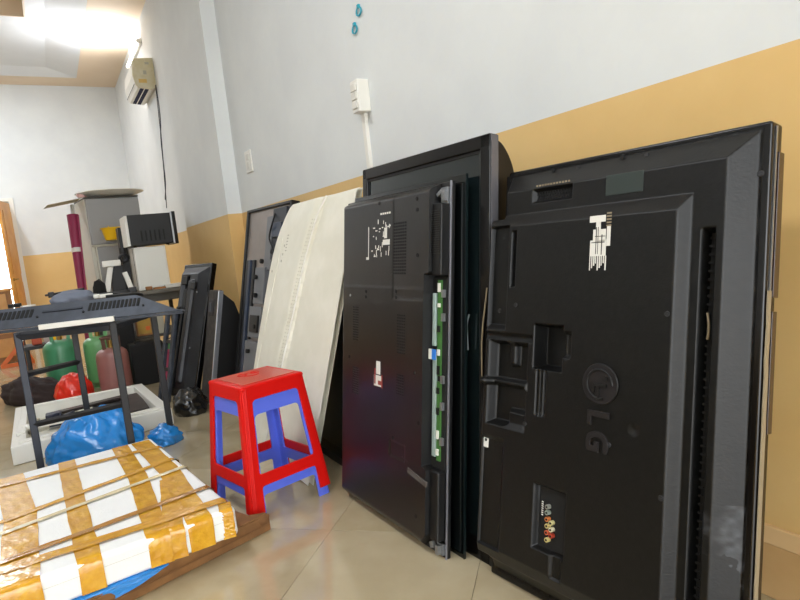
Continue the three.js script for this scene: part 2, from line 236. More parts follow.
// ---------------------------------------------------------------- large television back with round logo
{
  const t = lean('television', 'largest television turned back to front with embossed round logo and letters', 'television', 1.076, -1.482, 5.6, 10.9), W = 0.78, H = 1.285;
  mesh('bezel', span(0, W, 0, H, -0.05, 0.004, 0.008), M.gloss, t);
  mesh('screen', span(0.03, W - 0.03, 0.03, H - 0.03, -0.054, -0.05), M.screen, t);
  const ramp = (v, a, b) => clamp((v - a) / (b - a)), inside = (s, t2, s0, s1, t0, t1, e) => Math.min(ramp(s, s0 - e, s0 + e), 1 - ramp(s, s1 - e, s1 + e), ramp(t2, t0 - e, t0 + e), 1 - ramp(t2, t1 - e, t1 + e));
  const relief = (s, y) => {
    const a = Math.min(ramp(s, 0.02, 0.05), 1 - ramp(s, 0.712, 0.757), ramp(y, 0.03, 0.085), 1 - ramp(y, 1.205, 1.266));
    let n = 0.004 + 0.052 * a;
    const b = Math.min(ramp(s, -0.004, 0.016), 1 - ramp(s, 0.618, 0.64), ramp(y, 0.07, 0.125), 1 - ramp(y, 1.095, 1.135));
    if (b > 0) n = Math.max(n, 0.004 + 0.052 * Math.max(a, Math.min(1, b * 3)) + 0.03 * b);
    const main = b > 0.9;
    n -= 0.018 * inside(s, y, 0.667, 0.69, 0.2, 1.048, 0.004) * 2;                               // long vent slot
    if (main) {
      n -= 0.02 * inside(s, y, -0.1, 0.088, 0.79, 1.2, 0.008);                                    // stepped left margin
      n -= 0.034 * inside(s, y, 0.036, 0.182, 0.5, 0.745, 0.007);                                 // pocket of ribs
      n += 0.016 * inside(s, y, 0.0, 0.19, 0.615, 0.632, 0.005) + 0.02 * inside(s, y, 0.105, 0.13, 0.68, 0.745, 0.005) + 0.02 * inside(s, y, 0.11, 0.18, 0.5, 0.545, 0.006);
      n -= 0.012 * inside(s, y, -0.05, 0.2, 0.755, 0.772, 0.005);
      n -= 0.05 * inside(s, y, 0.213, 0.309, 0.686, 0.805, 0.003);                                // deep square hole
      n -= 0.016 * inside(s, y, 0.312, 0.336, 0.725, 0.79, 0.003);
      for (const c of [0.228, 0.241, 0.254]) n -= 0.012 * inside(s, y, c - 0.003, c + 0.003, 0.555, 0.68, 0.0025);
      n -= 0.014 * inside(s, y, -0.1, 0.103, 0.1, 0.45, 0.008);                                   // lower left step
      n -= 0.02 * inside(s, y, 0.237, 0.342, 0.185, 0.36, 0.004);                                 // socket bay
      n -= 0.01 * inside(s, y, 0.30, 0.335, 0.06, 0.19, 0.005);
      n -= 0.02 * inside(s, y, 0.108, 0.122, 0.915, 1.078, 0.003);                                // left vent slot
      n -= 0.006 * Math.max(0, 1 - Math.hypot(s - 0.535, y - 0.571) / 0.017);
    } else n -= 0.016 * inside(s, y, 0.155, 0.292, 1.166, 1.2, 0.004);                            // upper vent bay
    return n;
  };
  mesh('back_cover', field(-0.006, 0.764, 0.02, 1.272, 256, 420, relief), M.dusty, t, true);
  mesh('vent_backing', span(0.666, 0.691, 0.2, 1.048, 0.018, 0.0235), M.blackMatte, t);
  mesh('vent_grille', Array.from({ length: 44 }, (_, i) => bx(0.018, 0.005, 0.004, 0.6785, 0.215 + i * 0.019, 0.029)), M.blackMatte, t);
  mesh('vent_grille', Array.from({ length: 14 }, (_, i) => bx(0.01, 0.004, 0.004, 0.115, 0.923 + i * 0.0115, 0.07)), M.blackMatte, t);
  { const g = []; for (let r = 0; r < 3; r++) for (let i = 0; i < 13; i++) g.push(place(new THREE.TorusGeometry(0.0045, 0.0012, 5, 6), 0.163 + i * 0.0098 + (r % 2) * 0.0049, 1.173 + r * 0.0095, 0.043)); mesh('vent_grille', g, M.black, t); }
  mesh('embossed_marks', Array.from({ length: 12 }, (_, i) => bx(0.006, 0.005, 0.001, 0.165 + i * 0.0105, 1.213 - 0 * i, 0.052)), M.tapeOld, t);
  mesh('label', span(0.405, 0.512, 1.155, 1.208, 0.0555, 0.0575, 0.0008), std(0x2c3532, 0.35), t).userData.label = 'dull green label';
  // torn white sticker with rows of print
  const sticker = mesh('sticker', [span(0.382, 0.43, 1.083, 1.1, 0.086, 0.0868), span(0.402, 0.416, 1.06, 1.084, 0.086, 0.0868), span(0.394, 0.432, 1.03, 1.064, 0.086, 0.0868), span(0.386, 0.434, 0.995, 1.036, 0.086, 0.0868), span(0.435, 0.446, 1.02, 1.07, 0.086, 0.0868)], M.paper, t);
  for (const [x0, x1, y0, y1] of [[0.403, 0.405, 1.0, 1.07], [0.409, 0.4105, 1.0, 1.07], [0.42, 0.4225, 0.998, 1.05], [0.39, 0.43, 1.029, 1.031], [0.4, 0.43, 1.045, 1.0465]]) mesh('print_line', span(x0, x1, y0, y1, 0.0868, 0.0872), M.blackMatte, sticker);
  mesh('sticker', Array.from({ length: 9 }, (_, i) => span(0.386 + i * 0.0058, 0.3885 + i * 0.0058 + (i % 3) * 0.0006, 0.958 + ((i * 5) % 4) * 0.006, 0.995, 0.086, 0.0868)), M.paper, t).userData.label = 'white barcode bars';
  mesh('sticker', Array.from({ length: 5 }, (_, i) => span(0.433, 0.447, 1.07 + i * 0.008, 1.074 + i * 0.008, 0.086, 0.0866)), M.tapeOld, t);
  // logo and letters, turned to read downwards
  const lg = new THREE.Group(); lg.name = 'logo'; lg.position.set(0.437, 0.668, 0.0885); lg.rotation.z = -Math.PI / 2; t.add(lg);
  mesh('logo_disc', cyl(0.05, 0.05, 0.006, 0, 0, 0, Math.PI / 2, 0, 0, 48), M.copperRed, lg);
  mesh('logo_face', [place(new THREE.TorusGeometry(0.037, 0.0035, 6, 40, Math.PI * 1.62), 0, 0, 0.0035, 0, 0, Math.PI * 0.5), bx(0.007, 0.04, 0.004, 0.002, 0.002, 0.0045), bx(0.022, 0.007, 0.004, 0.012, -0.016, 0.0045), bx(0.03, 0.006, 0.004, 0.024, 0, 0.0045), cyl(0.006, 0.006, 0.004, -0.016, 0.018, 0.0045, Math.PI / 2, 0, 0, 16)], M.black, lg);
  mesh('logo_rim', new THREE.TorusGeometry(0.05, 0.003, 6, 48), M.black, lg);
  for (const [ch, y] of [['L', 0.605], ['G', 0.551]]) {
    const g = new TextGeometry(ch, { font, size: 0.062, depth: 0.005, curveSegments: 6, bevelEnabled: true, bevelSize: 0.0012, bevelThickness: 0.0012, bevelSegments: 1 });
    mesh('letter', place(g, 0.405, y, 0.0855, 0, 0, -Math.PI / 2), M.copperRed, t);
  }
  // sockets
  const bay = mesh('socket_panel', span(0.243, 0.336, 0.19, 0.355, 0.064, 0.068), M.blackMatte, t);
  mesh('socket_text', Array.from({ length: 7 }, (_, i) => bx(0.006, 0.0035, 0.0006, 0.254, 0.276 + i * 0.006, 0.0684)), M.paper, bay);
  const jc = [[0.278, 0.306, 0x8a8a80], [0.278, 0.29, 0x8a9488], [0.279, 0.272, 0xc0703a], [0.28, 0.254, 0xc9b878], [0.28, 0.236, 0xc05a38], [0.281, 0.216, 0xc9b878], [0.293, 0.266, 0xc9c088], [0.294, 0.248, 0xd0c8a8], [0.295, 0.231, 0xb0402c]];
  for (const [s, y, c] of jc) { const j = mesh('jack', cyl(0.0065, 0.0065, 0.012, s, y, 0.074, Math.PI / 2, 0, 0, 16), std(c, 0.4), bay); mesh('jack_hole', cyl(0.003, 0.003, 0.002, s, y, 0.0805, Math.PI / 2, 0, 0, 10), M.blackMatte, j); }
  for (const [s, y, z] of [[0.607, 0.854, 0.087], [0.612, 0.429, 0.087], [0.134, 0.86, 0.087], [0.469, 0.52, 0.087], [0.28, 1.255, 0.014], [0.49, 1.255, 0.014], [0.762, 1.17, 0.006], [0.05, 0.84, 0.067], [0.19, 0.52, 0.087]]) mesh('screw', [cyl(0.006, 0.007, 0.004, s, y, z, Math.PI / 2, 0, 0, 12), bx(0.007, 0.0012, 0.001, s, y, z + 0.0024)], std(0x3c3c3e, 0.5, { metalness: 0.5 }), t);
  for (const y of [1.262]) for (const s of [0.19, 0.42]) mesh('clip', bx(0.008, 0.012, 0.008, s, y, 0.012), M.blackMatte, t);
  mesh('tag', span(0.014, 0.034, 0.415, 0.46, 0.072, 0.0735), M.paper, t); mesh('tag_dot', cyl(0.005, 0.005, 0.001, 0.024, 0.438, 0.074, Math.PI / 2, 0, 0, 12), M.blackMatte, t);
  mesh('wire', tube([[0.674, 0.86, 0.035], [0.681, 0.83, 0.04], [0.677, 0.8, 0.035]], 0.003, 16, 6), M.tapeOld, t);
  mesh('bezel_strip', span(W + 0.0005, W + 0.003, 0.02, H - 0.01, -0.018, -0.013), M.chrome, t);
  mesh('side_rail', span(W, W + 0.006, 0.9, 1.22, -0.048, -0.022, 0.002), M.brownGloss, t); mesh('side_rail', span(W, W + 0.005, 0.6, 0.87, -0.048, -0.026, 0.002), M.brownGloss, t);
  { const pts = Array.from({ length: 24 }, (_, i) => [W + 0.004, 0.04 + i * 0.038, -0.008 + 0.004 * noise(i * 0.7, 3)]); const g = pts.slice(1).map((p, i) => bar(pts[i], p, 0.003, 0.016 + 0.006 * noise(i, 9))); mesh('peeling_tape', g, M.tapeOld, t).userData.label = 'old beige tape peeling off the edge'; }
}

// ---------------------------------------------------------------- black television facing the room
{
  const t = lean('television', 'tall black television stood on end, dark screen facing the room, behind the opened one', 'television', 1.038, -2.306, 4.0, 7.1), W = 0.794, H = 1.405, b = 0.047;
  mesh('bezel', [span(0, W, H - b, H, -0.04, 0, 0.006), span(0, W, 0, 0.07, -0.04, 0, 0.006), span(0, 0.035, 0, H, -0.04, 0, 0.006), span(W - b, W, 0, H, -0.04, 0, 0.006)], M.gloss, t);
  mesh('inner_frame', [span(0.033, 0.042, 0.065, H - b + 0.003, -0.02, -0.006), span(W - b - 0.007, W - b + 0.002, 0.065, H - b + 0.003, -0.02, -0.006), span(0.033, W - b, H - b - 0.007, H - b + 0.002, -0.02, -0.006)], M.black, t);
  mesh('screen', span(0.03, W - b + 0.005, 0.06, H - b + 0.005, -0.025, -0.012), M.screen, t);
  mesh('edge_band', span(W, W + 0.003, 0.01, H - 0.004, -0.036, -0.006), std(0x68676c, 0.4, { metalness: 0.3 }), t);
  const pts = [[-0.04, 0.06], [-0.075, 0.12], [-0.095, 0.3], [-0.1, 0.9], [-0.125, 1.0], [-0.13, 1.24], [-0.11, 1.32], [-0.07, 1.375], [-0.04, 1.39]];
  const g = prism(new THREE.CatmullRomCurve3(pts.map(([n, y]) => new THREE.Vector3(n, y, 0))).getPoints(40).map((p) => [p.x, p.y]), W - 0.04, 0.006); g.applyMatrix4(new THREE.Matrix4().makeBasis(new THREE.Vector3(0, 0, 1), new THREE.Vector3(0, 1, 0), new THREE.Vector3(-1, 0, 0))).translate(W - 0.02, 0, 0);
  mesh('back_cover', g, M.brownPlastic, t);
  mesh('screw', [[1.2, -0.1], [1.02, -0.09]].map(([y, z]) => cyl(0.005, 0.005, 0.004, W - 0.012, y, z, 0, 0, Math.PI / 2, 10)), M.steel, t);
  mesh('stray_wire', tube([[W - 0.03, 0.62, 0.004], [W - 0.028, 0.75, 0.006], [W - 0.012, 0.86, 0.006], [W - 0.006, 0.91, 0.004]], 0.003, 20, 6), M.tapeOld, t);
  mesh('stray_wire', tube([[W - 0.1, 0.7, 0.004], [W - 0.1, 0.79, 0.008], [W - 0.094, 0.82, 0.004]], 0.003, 16, 6), M.steel, t);
}
// ---------------------------------------------------------------- loose display glass between the two
{
  const t = lean('display_glass', 'loose thin sheet of display glass behind the opened television', 'display panel', 1.02, -2.36, 2.6, 7.4);
  mesh('glass_sheet', span(0, 0.76, 0, 1.29, -0.008, 0, 0.002), phys(0x050b0c, 0.1, { clearcoat: 0.3 }), t);
  mesh('polished_edge', span(0.76, 0.763, 0.0, 1.29, -0.008, 0.001), std(0x0e1a1c, 0.25), t);
  mesh('backing_sheet', span(0.02, 0.745, 0.02, 1.26, 0, 0.004, 0.001), std(0x060a0b, 0.3), t);
}
// ---------------------------------------------------------------- opened television with its electronics showing
{
  const t = lean('television', 'television with brown-black back cover partly open, circuit boards showing down its right side', 'television', 0.985, -2.43, 1.4, 7.9), H = 1.275;
  mesh('front_frame', [span(0.03, 0.795, 0.0, H, -0.022, -0.006, 0.004)], M.black, t);
  mesh('frame_lip', [span(0.79, 0.797, 0.0, H, -0.006, -0.0005, 0.001)], std(0x8f8f98, 0.4, { metalness: 0.7 }), t).userData.label = 'bright metal rim';
  mesh('metal_tray', span(0.69, 0.788, 0.3, 0.955, -0.006, 0.004, 0.001), M.blackMatte, t);
  const holeIn = (s, y, s0, s1, t0, t1) => (s > s0 && s < s1 && y > t0 && y < t1 ? 1 : 0);
  const edge = (s, y) => Math.min(clamp((s - 0.07) / 0.03), clamp((y - 0.008) / 0.05), clamp((H - 0.004 - y) / 0.03));
  const cover = (s, y) => { let n = -0.004 + 0.05 * Math.sin(clamp(edge(s, y)) * Math.PI / 2); n -= 0.0015 * smooth(0.5, 0.51, s) * smooth(0.87, 0.88, y); n -= 0.004 * holeIn(s, y, 0.495, 0.6, 0.29, 0.345); n -= 0.001 * smooth(0.915, 0.92, y); return n; };
  const right = (y) => (y < 0.07 ? lerp(0.66, 0.735, y / 0.07) : y > 0.3 && y < 0.97 ? 0.708 : 0.735);
  mesh('back_cover', field(0, 1, 0.008, H - 0.004, 150, 240, (q, y) => { const s = lerp(0.07, right(y), q); return [s, y, cover(s, y)]; }), M.brownPlastic, t, true);
  mesh('cover_edge', field(0, 1, 0.008, H - 0.004, 2, 240, (q, y) => { const s = right(y); return [s - 0.0005 + 0.001 * q, y, lerp(cover(s, y), -0.004, q)]; }), M.black, t, true);
  // upper block with side vent, lower block
  mesh('side_block', span(0.735, 0.788, 0.96, 1.2, -0.006, 0.032, 0.006), M.black, t);
  mesh('side_vent', Array.from({ length: 20 }, (_, i) => bx(0.05, 0.0025, 0.003, 0.758, 1.035 + i * 0.0075, 0.033)), M.brownPlastic, t);
  mesh('side_block', span(0.735, 0.785, 0.06, 0.3, -0.006, 0.03, 0.008), M.black, t);
  mesh('corner_bracket', [span(0.75, 0.786, 1.2, 1.255, -0.004, 0.006), bx(0.03, 0.012, 0.02, 0.76, 1.235, 0.012, 0, 0, 0.5), bx(0.014, 0.03, 0.016, 0.778, 1.225, 0.012)], M.steel, t);
  mesh('corner_bracket', [span(0.755, 0.785, 0.012, 0.05, -0.004, 0.006), bx(0.02, 0.02, 0.012, 0.735, 0.035, 0.012, 0, 0, 0.4), bx(0.016, 0.03, 0.014, 0.77, 0.03, 0.014)], M.steel, t);
  const b1 = mesh('circuit_board', span(0.744, 0.764, 0.62, 0.945, 0.004, 0.01), M.pcb, t), b2 = mesh('circuit_board', span(0.746, 0.766, 0.33, 0.6, 0.004, 0.01), M.pcb, t);
  for (const [b, ys] of [[b1, [0.64, 0.7, 0.78, 0.86, 0.92]], [b2, [0.36, 0.42, 0.5, 0.57]]]) for (const y of ys) mesh('chip', bx(0.012, rr(0.012, 0.03), 0.006, 0.755, y, 0.012), rnd() > 0.5 ? M.whitePlastic : M.black, b);
  mesh('plate_strip', [span(0.718, 0.736, 0.72, 0.9, 0.004, 0.014, 0.002), span(0.72, 0.74, 0.34, 0.7, 0.004, 0.012, 0.002)], M.plate, t);
  mesh('ribbon_cable', span(0.713, 0.732, 0.675, 0.71, 0.02, 0.024), M.whitePlastic, t); mesh('ribbon_cable', span(0.732, 0.752, 0.675, 0.71, 0.02, 0.024), M.blue, t).userData.label = 'blue end';
  for (const y of [0.4, 0.52, 0.61, 0.82, 0.9]) mesh('clip', bx(0.012, 0.026, 0.014, 0.776, y, 0.008), M.steel, t);
  // vents of short slots
  const vent = (s0, s1, t0, t1, nc, nr) => { const g = []; for (let i = 0; i < nc; i++) for (let j = 0; j < nr; j++) g.push(bx((s1 - s0) / nc * 0.62, (t1 - t0) / nr * 0.55, 0.002, lerp(s0, s1, (i + 0.5) / nc), lerp(t0, t1, (j + 0.5) / nr), cover((s0 + s1) / 2, (t0 + t1) / 2) + 0.0005)); mesh('vent', g, M.blackMatte, t); };
  vent(0.505, 0.595, 0.962, 1.155, 6, 17); vent(0.19, 0.24, 0.692, 0.835, 4, 14); vent(0.54, 0.598, 0.675, 0.822, 5, 14); vent(0.19, 0.244, 0.472, 0.586, 4, 12); vent(0.54, 0.59, 0.525, 0.604, 4, 8);
  mesh('dark_patch', span(0.355, 0.442, 0.668, 0.753, 0.0405, 0.043), M.blackMatte, t);
  mesh('slit', [span(0.47, 0.477, 0.6, 0.823, 0.0425, 0.044), span(0.465, 0.483, 0.78, 0.8, 0.0425, 0.0445)], M.blackMatte, t);
  mesh('slot', span(0.62, 0.735, 0.995, 1.012, 0.039, 0.043), M.blackMatte, t);
  for (const [s, y] of [[0.302, 0.897], [0.302, 0.875], [0.53, 0.902], [0.53, 0.88], [0.663, 1.187], [0.667, 1.03], [0.16, 0.62], [0.4, 1.235], [0.66, 1.225], [0.66, 0.62], [0.52, 0.36], [0.68, 0.12], [0.69, 0.45]]) mesh('screw_hole', cyl(0.007, 0.007, 0.002, s, y, cover(s, y) + 0.0006, Math.PI / 2, 0, 0, 12), M.blackMatte, t);
  mesh('screw', cyl(0.006, 0.006, 0.003, 0.165, 0.877, 0.047, Math.PI / 2, 0, 0, 10), M.steel, t);
  // worn white lettering and icons
  { const g = [[0.316, 0.319, 1.03, 1.15]]; for (let i = 0; i < 34; i++) { const s = rr(0.34, 0.48), y = rr(1.03, 1.16), v = rnd() > 0.5; g.push([s, s + (v ? 0.003 : rr(0.006, 0.016)), y, y + (v ? rr(0.008, 0.02) : 0.004)]); } for (let i = 0; i < 5; i++) g.push([0.41 + i * 0.016, 0.42 + i * 0.016, 1.19, 1.197]); g.push([0.43, 0.48, 1.075, 1.095], [0.44, 0.46, 1.1, 1.14], [0.3, 0.32, 1.022, 1.032]); for (const [a, b, c, d] of g) mesh('printed_mark', span(a, b, c, d, 0.042, 0.0462), M.paper, t); }
  mesh('sticker', [span(0.39, 0.42, 0.58, 0.63, 0.0455, 0.047), span(0.372, 0.432, 0.533, 0.575, 0.0455, 0.0465)], M.paper, t).userData.label = 'torn white sticker';
  mesh('sticker', [span(0.375, 0.386, 0.54, 0.6, 0.046, 0.0472), span(0.405, 0.43, 0.54, 0.556, 0.046, 0.0472), span(0.43, 0.438, 0.53, 0.58, 0.046, 0.0472)], std(0x8c3a34, 0.7), t).userData.label = 'red rest of a sticker';
  mesh('strap_slot', bx(0.12, 0.018, 0.006, 0.686, 0.26, 0.047, 0, 0, -0.16), std(0x514c48, 0.6), t);
}

// ---------------------------------------------------------------- cream television back
{
  const t = lean('television_back_cover', 'cream white plastic television back cover with curved vent ridge leaning on the wall', 'back cover', 0.896, -3.569, 0.1, 17.7);
  const left = (y) => { const k = [[0, 0.02], [0.3, -0.005], [0.6, -0.025], [0.85, -0.03], [1.0, -0.028], [1.1, -0.018], [1.18, 0.005], [1.26, 0.045], [1.32, 0.09], [1.37, 0.14], [1.405, 0.2]]; for (let i = 1; i < k.length; i++) if (y <= k[i][0]) return lerp(k[i - 1][1], k[i][1], (y - k[i - 1][0]) / (k[i][0] - k[i - 1][0])); return 0.2; };
  const ridge = (y) => { const k = [[0, 0.43], [0.494, 0.486], [0.8, 0.525], [1.06, 0.555], [1.23, 0.605], [1.36, 0.655], [1.41, 0.685]]; for (let i = 1; i < k.length; i++) if (y <= k[i][0]) return lerp(k[i - 1][1], k[i][1], (y - k[i - 1][0]) / (k[i][0] - k[i - 1][0])); return 0.685; };
  const f = (s, y) => { const d = s - ridge(y), l = s - left(y); let n = d < 0 ? 0.052 - 0.018 * smooth(-0.09, -0.02, d) : 0.034; if (d > -0.008 && d < 0.006) n += 0.01; if (d >= 0.006) n = 0.03 - 0.012 * clamp(d / 0.5); n *= smooth(-0.001, 0.05, l) * 0.9 + 0.1; return n * smooth(1.418, 1.39, y) + 0.004; };
  mesh('cover_shell', field(0, 1, 0, 1.412, 130, 150, (q, y) => { const s = lerp(left(y), 1.01, q); return [s, y, f(s, y)]; }), M.cream, t, true);
  mesh('shell_back', field(0, 1, 0, 1.412, 10, 60, (q, y) => { const s = lerp(1.01, left(y), q); return [s, y, -0.004]; }), M.cream, t, true);
  { const g = []; for (let i = 0; i < 44; i++) { const y = 0.42 + i * 0.02, c = ridge(y); for (const o of [0.026, 0.042, 0.058]) g.push(bx(0.008, 0.006, 0.003, c - o, y, f(c - o, y) + 0.0004)); } mesh('vent', g, std(0xc9c5b4, 0.6), t); }
  mesh('ridge_line', tube(Array.from({ length: 16 }, (_, i) => { const y = 0.02 + i * 0.092; return [ridge(y), y, f(ridge(y), y) + 0.002]; }), 0.005, 60, 6), M.whitePlastic, t);
  mesh('rib', bar([0.165, 1.2, 0.056], [0.112, 0.62, 0.056], 0.008, 0.008), M.cream, t); mesh('rib', bar([0.105, 0.56, 0.056], [0.085, 0.1, 0.056], 0.008, 0.008), M.cream, t);
  for (const [s, y] of [[0.215, 1.15], [0.21, 1.1], [0.205, 1.06], [0.07, 1.0]]) mesh('screw_hole', cyl(0.008, 0.008, 0.002, s, y, f(s, y) + 0.0005, Math.PI / 2, 0, 0, 12), M.creamDark, t);
  mesh('embossed_mark', Array.from({ length: 6 }, (_, i) => bx(0.022, 0.006, 0.002, 0.25, 1.12 + i * 0.018, 0.0565)), M.creamDark, t);
}
// ---------------------------------------------------------------- dark panel standing behind the cream cover's right edge
{
  const t = lean('television', 'plain black panel filling the gap right of the cream cover', 'television', 1.1, -3.2, 0, 10);
  mesh('bezel', span(0, 0.72, 0, 1.22, -0.05, 0, 0.008), M.black, t); mesh('screen', span(0.04, 0.68, 0.04, 1.18, 0, 0.002), M.screen, t);
}
// ---------------------------------------------------------------- stripped set
{
  const t = lean('television', 'stripped television with grey back plate and bare modules, left of the cream cover', 'television', 1.059, -4.53, 5.8, 12.6), W = 0.77, H = 1.443;
  mesh('outer_frame', [span(0, W, H - 0.02, H, -0.05, 0.012, 0.004), span(0, W, 0, 0.03, -0.05, 0.012, 0.004), span(0, 0.03, 0, H, -0.05, 0.012, 0.004), span(W - 0.03, W, 0, H, -0.05, 0.012, 0.004)], M.black, t);
  mesh('back_plate', span(0.02, W - 0.02, 0.02, H - 0.01, -0.045, -0.005), mapped(256, 0x857c76, 0x968d86, 6, 5, 2, 1, 0.45, { metalness: 0.3 }), t);
  const box = (n, a, b, c, d, z, m) => mesh(n, span(a, b, c, d, -0.005, z, 0.003), m, t), dk = std(0x23262e, 0.5), gr = std(0x6d6f73, 0.5), bl = std(0x2c3648, 0.4);
  box('module', 0.53, 0.74, 1.05, 1.4, 0.03, dk); box('module', 0.4, 0.52, 0.98, 1.36, 0.015, gr); box('module', 0.56, 0.7, 1.2, 1.3, 0.045, bl); box('module', 0.6, 0.74, 0.84, 1.02, 0.04, dk);
  box('module', 0.29, 0.46, 0.74, 1.0, 0.03, gr); box('module', 0.25, 0.46, 0.5, 0.72, 0.035, gr); box('module', 0.3, 0.44, 0.54, 0.66, 0.05, M.black); box('module', 0.2, 0.42, 0.2, 0.47, 0.03, gr); box('module', 0.3, 0.5, 0.06, 0.22, 0.03, dk); box('module', 0.48, 0.72, 0.3, 0.8, 0.03, dk);
  box('channel', 0.06, 0.1, 0.1, 1.06, 0.012, M.black); box('channel', 0.12, 0.16, 0.1, 1.06, 0.02, bl); box('channel', 0.18, 0.22, 0.48, 1.06, 0.012, M.black);
  for (const [s, y] of [[0.36, 0.8], [0.34, 0.93], [0.4, 0.58], [0.3, 0.4], [0.43, 1.04], [0.6, 1.1]]) mesh('knob', cyl(0.016, 0.016, 0.02, s, y, 0.045, Math.PI / 2, 0, 0, 14), M.blackMatte, t);
  mesh('cable', tube([[0.55, 1.38, 0.02], [0.6, 1.3, 0.06], [0.52, 1.2, 0.04], [0.62, 1.1, 0.05], [0.6, 0.95, 0.05]], 0.006, 30, 6), M.black, t);
}
// ---------------------------------------------------------------- two sets leaning at the pilaster
{
  const t = lean('television', 'black television back with long raised channel leaning at the pilaster beside the workbench', 'television', 0.69, -5.236, 18, 17.1), W = 0.435, H = 1.094;
  mesh('bezel', span(0, W, 0, H, -0.045, 0.0, 0.006), M.gloss, t);
  mesh('back_cover', field(0.02, W - 0.02, 0.02, H - 0.03, 60, 120, (s, y) => { const a = Math.min(clamp((s - 0.02) / 0.04), clamp((W - 0.02 - s) / 0.09), clamp((y - 0.02) / 0.05), clamp((H - 0.03 - y) / 0.06)); let n = 0.045 * a; if (s > 0.08 && s < 0.2 && y > 0.62 && y < 0.98) n -= 0.03; if (s > 0.22 && s < 0.28 && y > 0.12 && y < 0.95) n += 0.02; return n; }), M.dustySlope, t, true);
  mesh('terminal_block', [rb(0.08, 0.07, 0.03, 0.006, 0.13, 0.95, 0.04), rb(0.05, 0.16, 0.02, 0.006, 0.14, 0.8, 0.03), rb(0.06, 0.06, 0.03, 0.006, 0.3, 0.9, 0.055)], M.black, t);
  mesh('raised_channel', [rb(0.03, 0.7, 0.03, 0.006, 0.1, 0.38, 0.055), rb(0.025, 0.66, 0.02, 0.006, 0.17, 0.36, 0.055)], M.black, t);
  mesh('screw', [[0.06, 0.3], [0.35, 0.4], [0.35, 0.85]].map(([s, y]) => cyl(0.008, 0.008, 0.006, s, y, 0.05, Math.PI / 2, 0, 0, 10)), M.steel, t);
}
{
  const t = lean('television_stand_frame', 'slim dark grey slotted frame leaning before the black television by the workbench', 'frame', 0.60, -5.08, 18, 14);
  mesh('side_bar', span(0, 0.04, 0, 0.72, -0.02, 0.01, 0.006), M.chassis, t); mesh('side_bar', span(0.12, 0.16, 0, 0.72, -0.02, 0.01, 0.006), M.chassis, t);
  for (const y of [0.03, 0.24, 0.46, 0.69]) mesh('cross_bar', span(0.03, 0.13, y, y + 0.03, -0.018, 0.004, 0.004), M.rackDark, t);
}
{
  const t = lean('television', 'smaller dusty television seen edge on with a pale trim stripe and humped back', 'television', 0.862, -4.78, 8.4, 12.8), W = 0.212, H = 0.86;
  mesh('front_panel', span(0, W, 0, H, -0.03, 0, 0.012), mapped(256, 0x2a2624, 0x403b37, 12, 5, 2.5, 3, 0.7), t);
  mesh('trim_strip', span(W - 0.012, W + 0.004, 0.02, H - 0.005, -0.032, 0.006, 0.003), M.chrome, t);
  mesh('socket_window', span(0.04, 0.13, 0.66, 0.79, 0, 0.006, 0.003), M.rackDark, t); mesh('socket_window', span(0.05, 0.1, 0.69, 0.76, 0.006, 0.012, 0.002), M.chassis, t);
  const g = prism([[-0.03, 0.03], [-0.1, 0.06], [-0.19, 0.2], [-0.22, 0.45], [-0.2, 0.62], [-0.12, 0.77], [-0.03, 0.83]], 0.17, 0.012); g.applyMatrix4(new THREE.Matrix4().makeBasis(new THREE.Vector3(0, 0, 1), new THREE.Vector3(0, 1, 0), new THREE.Vector3(-1, 0, 0))).translate(W - 0.014, 0, 0);
  mesh('back_hump', g, M.black, t);
}

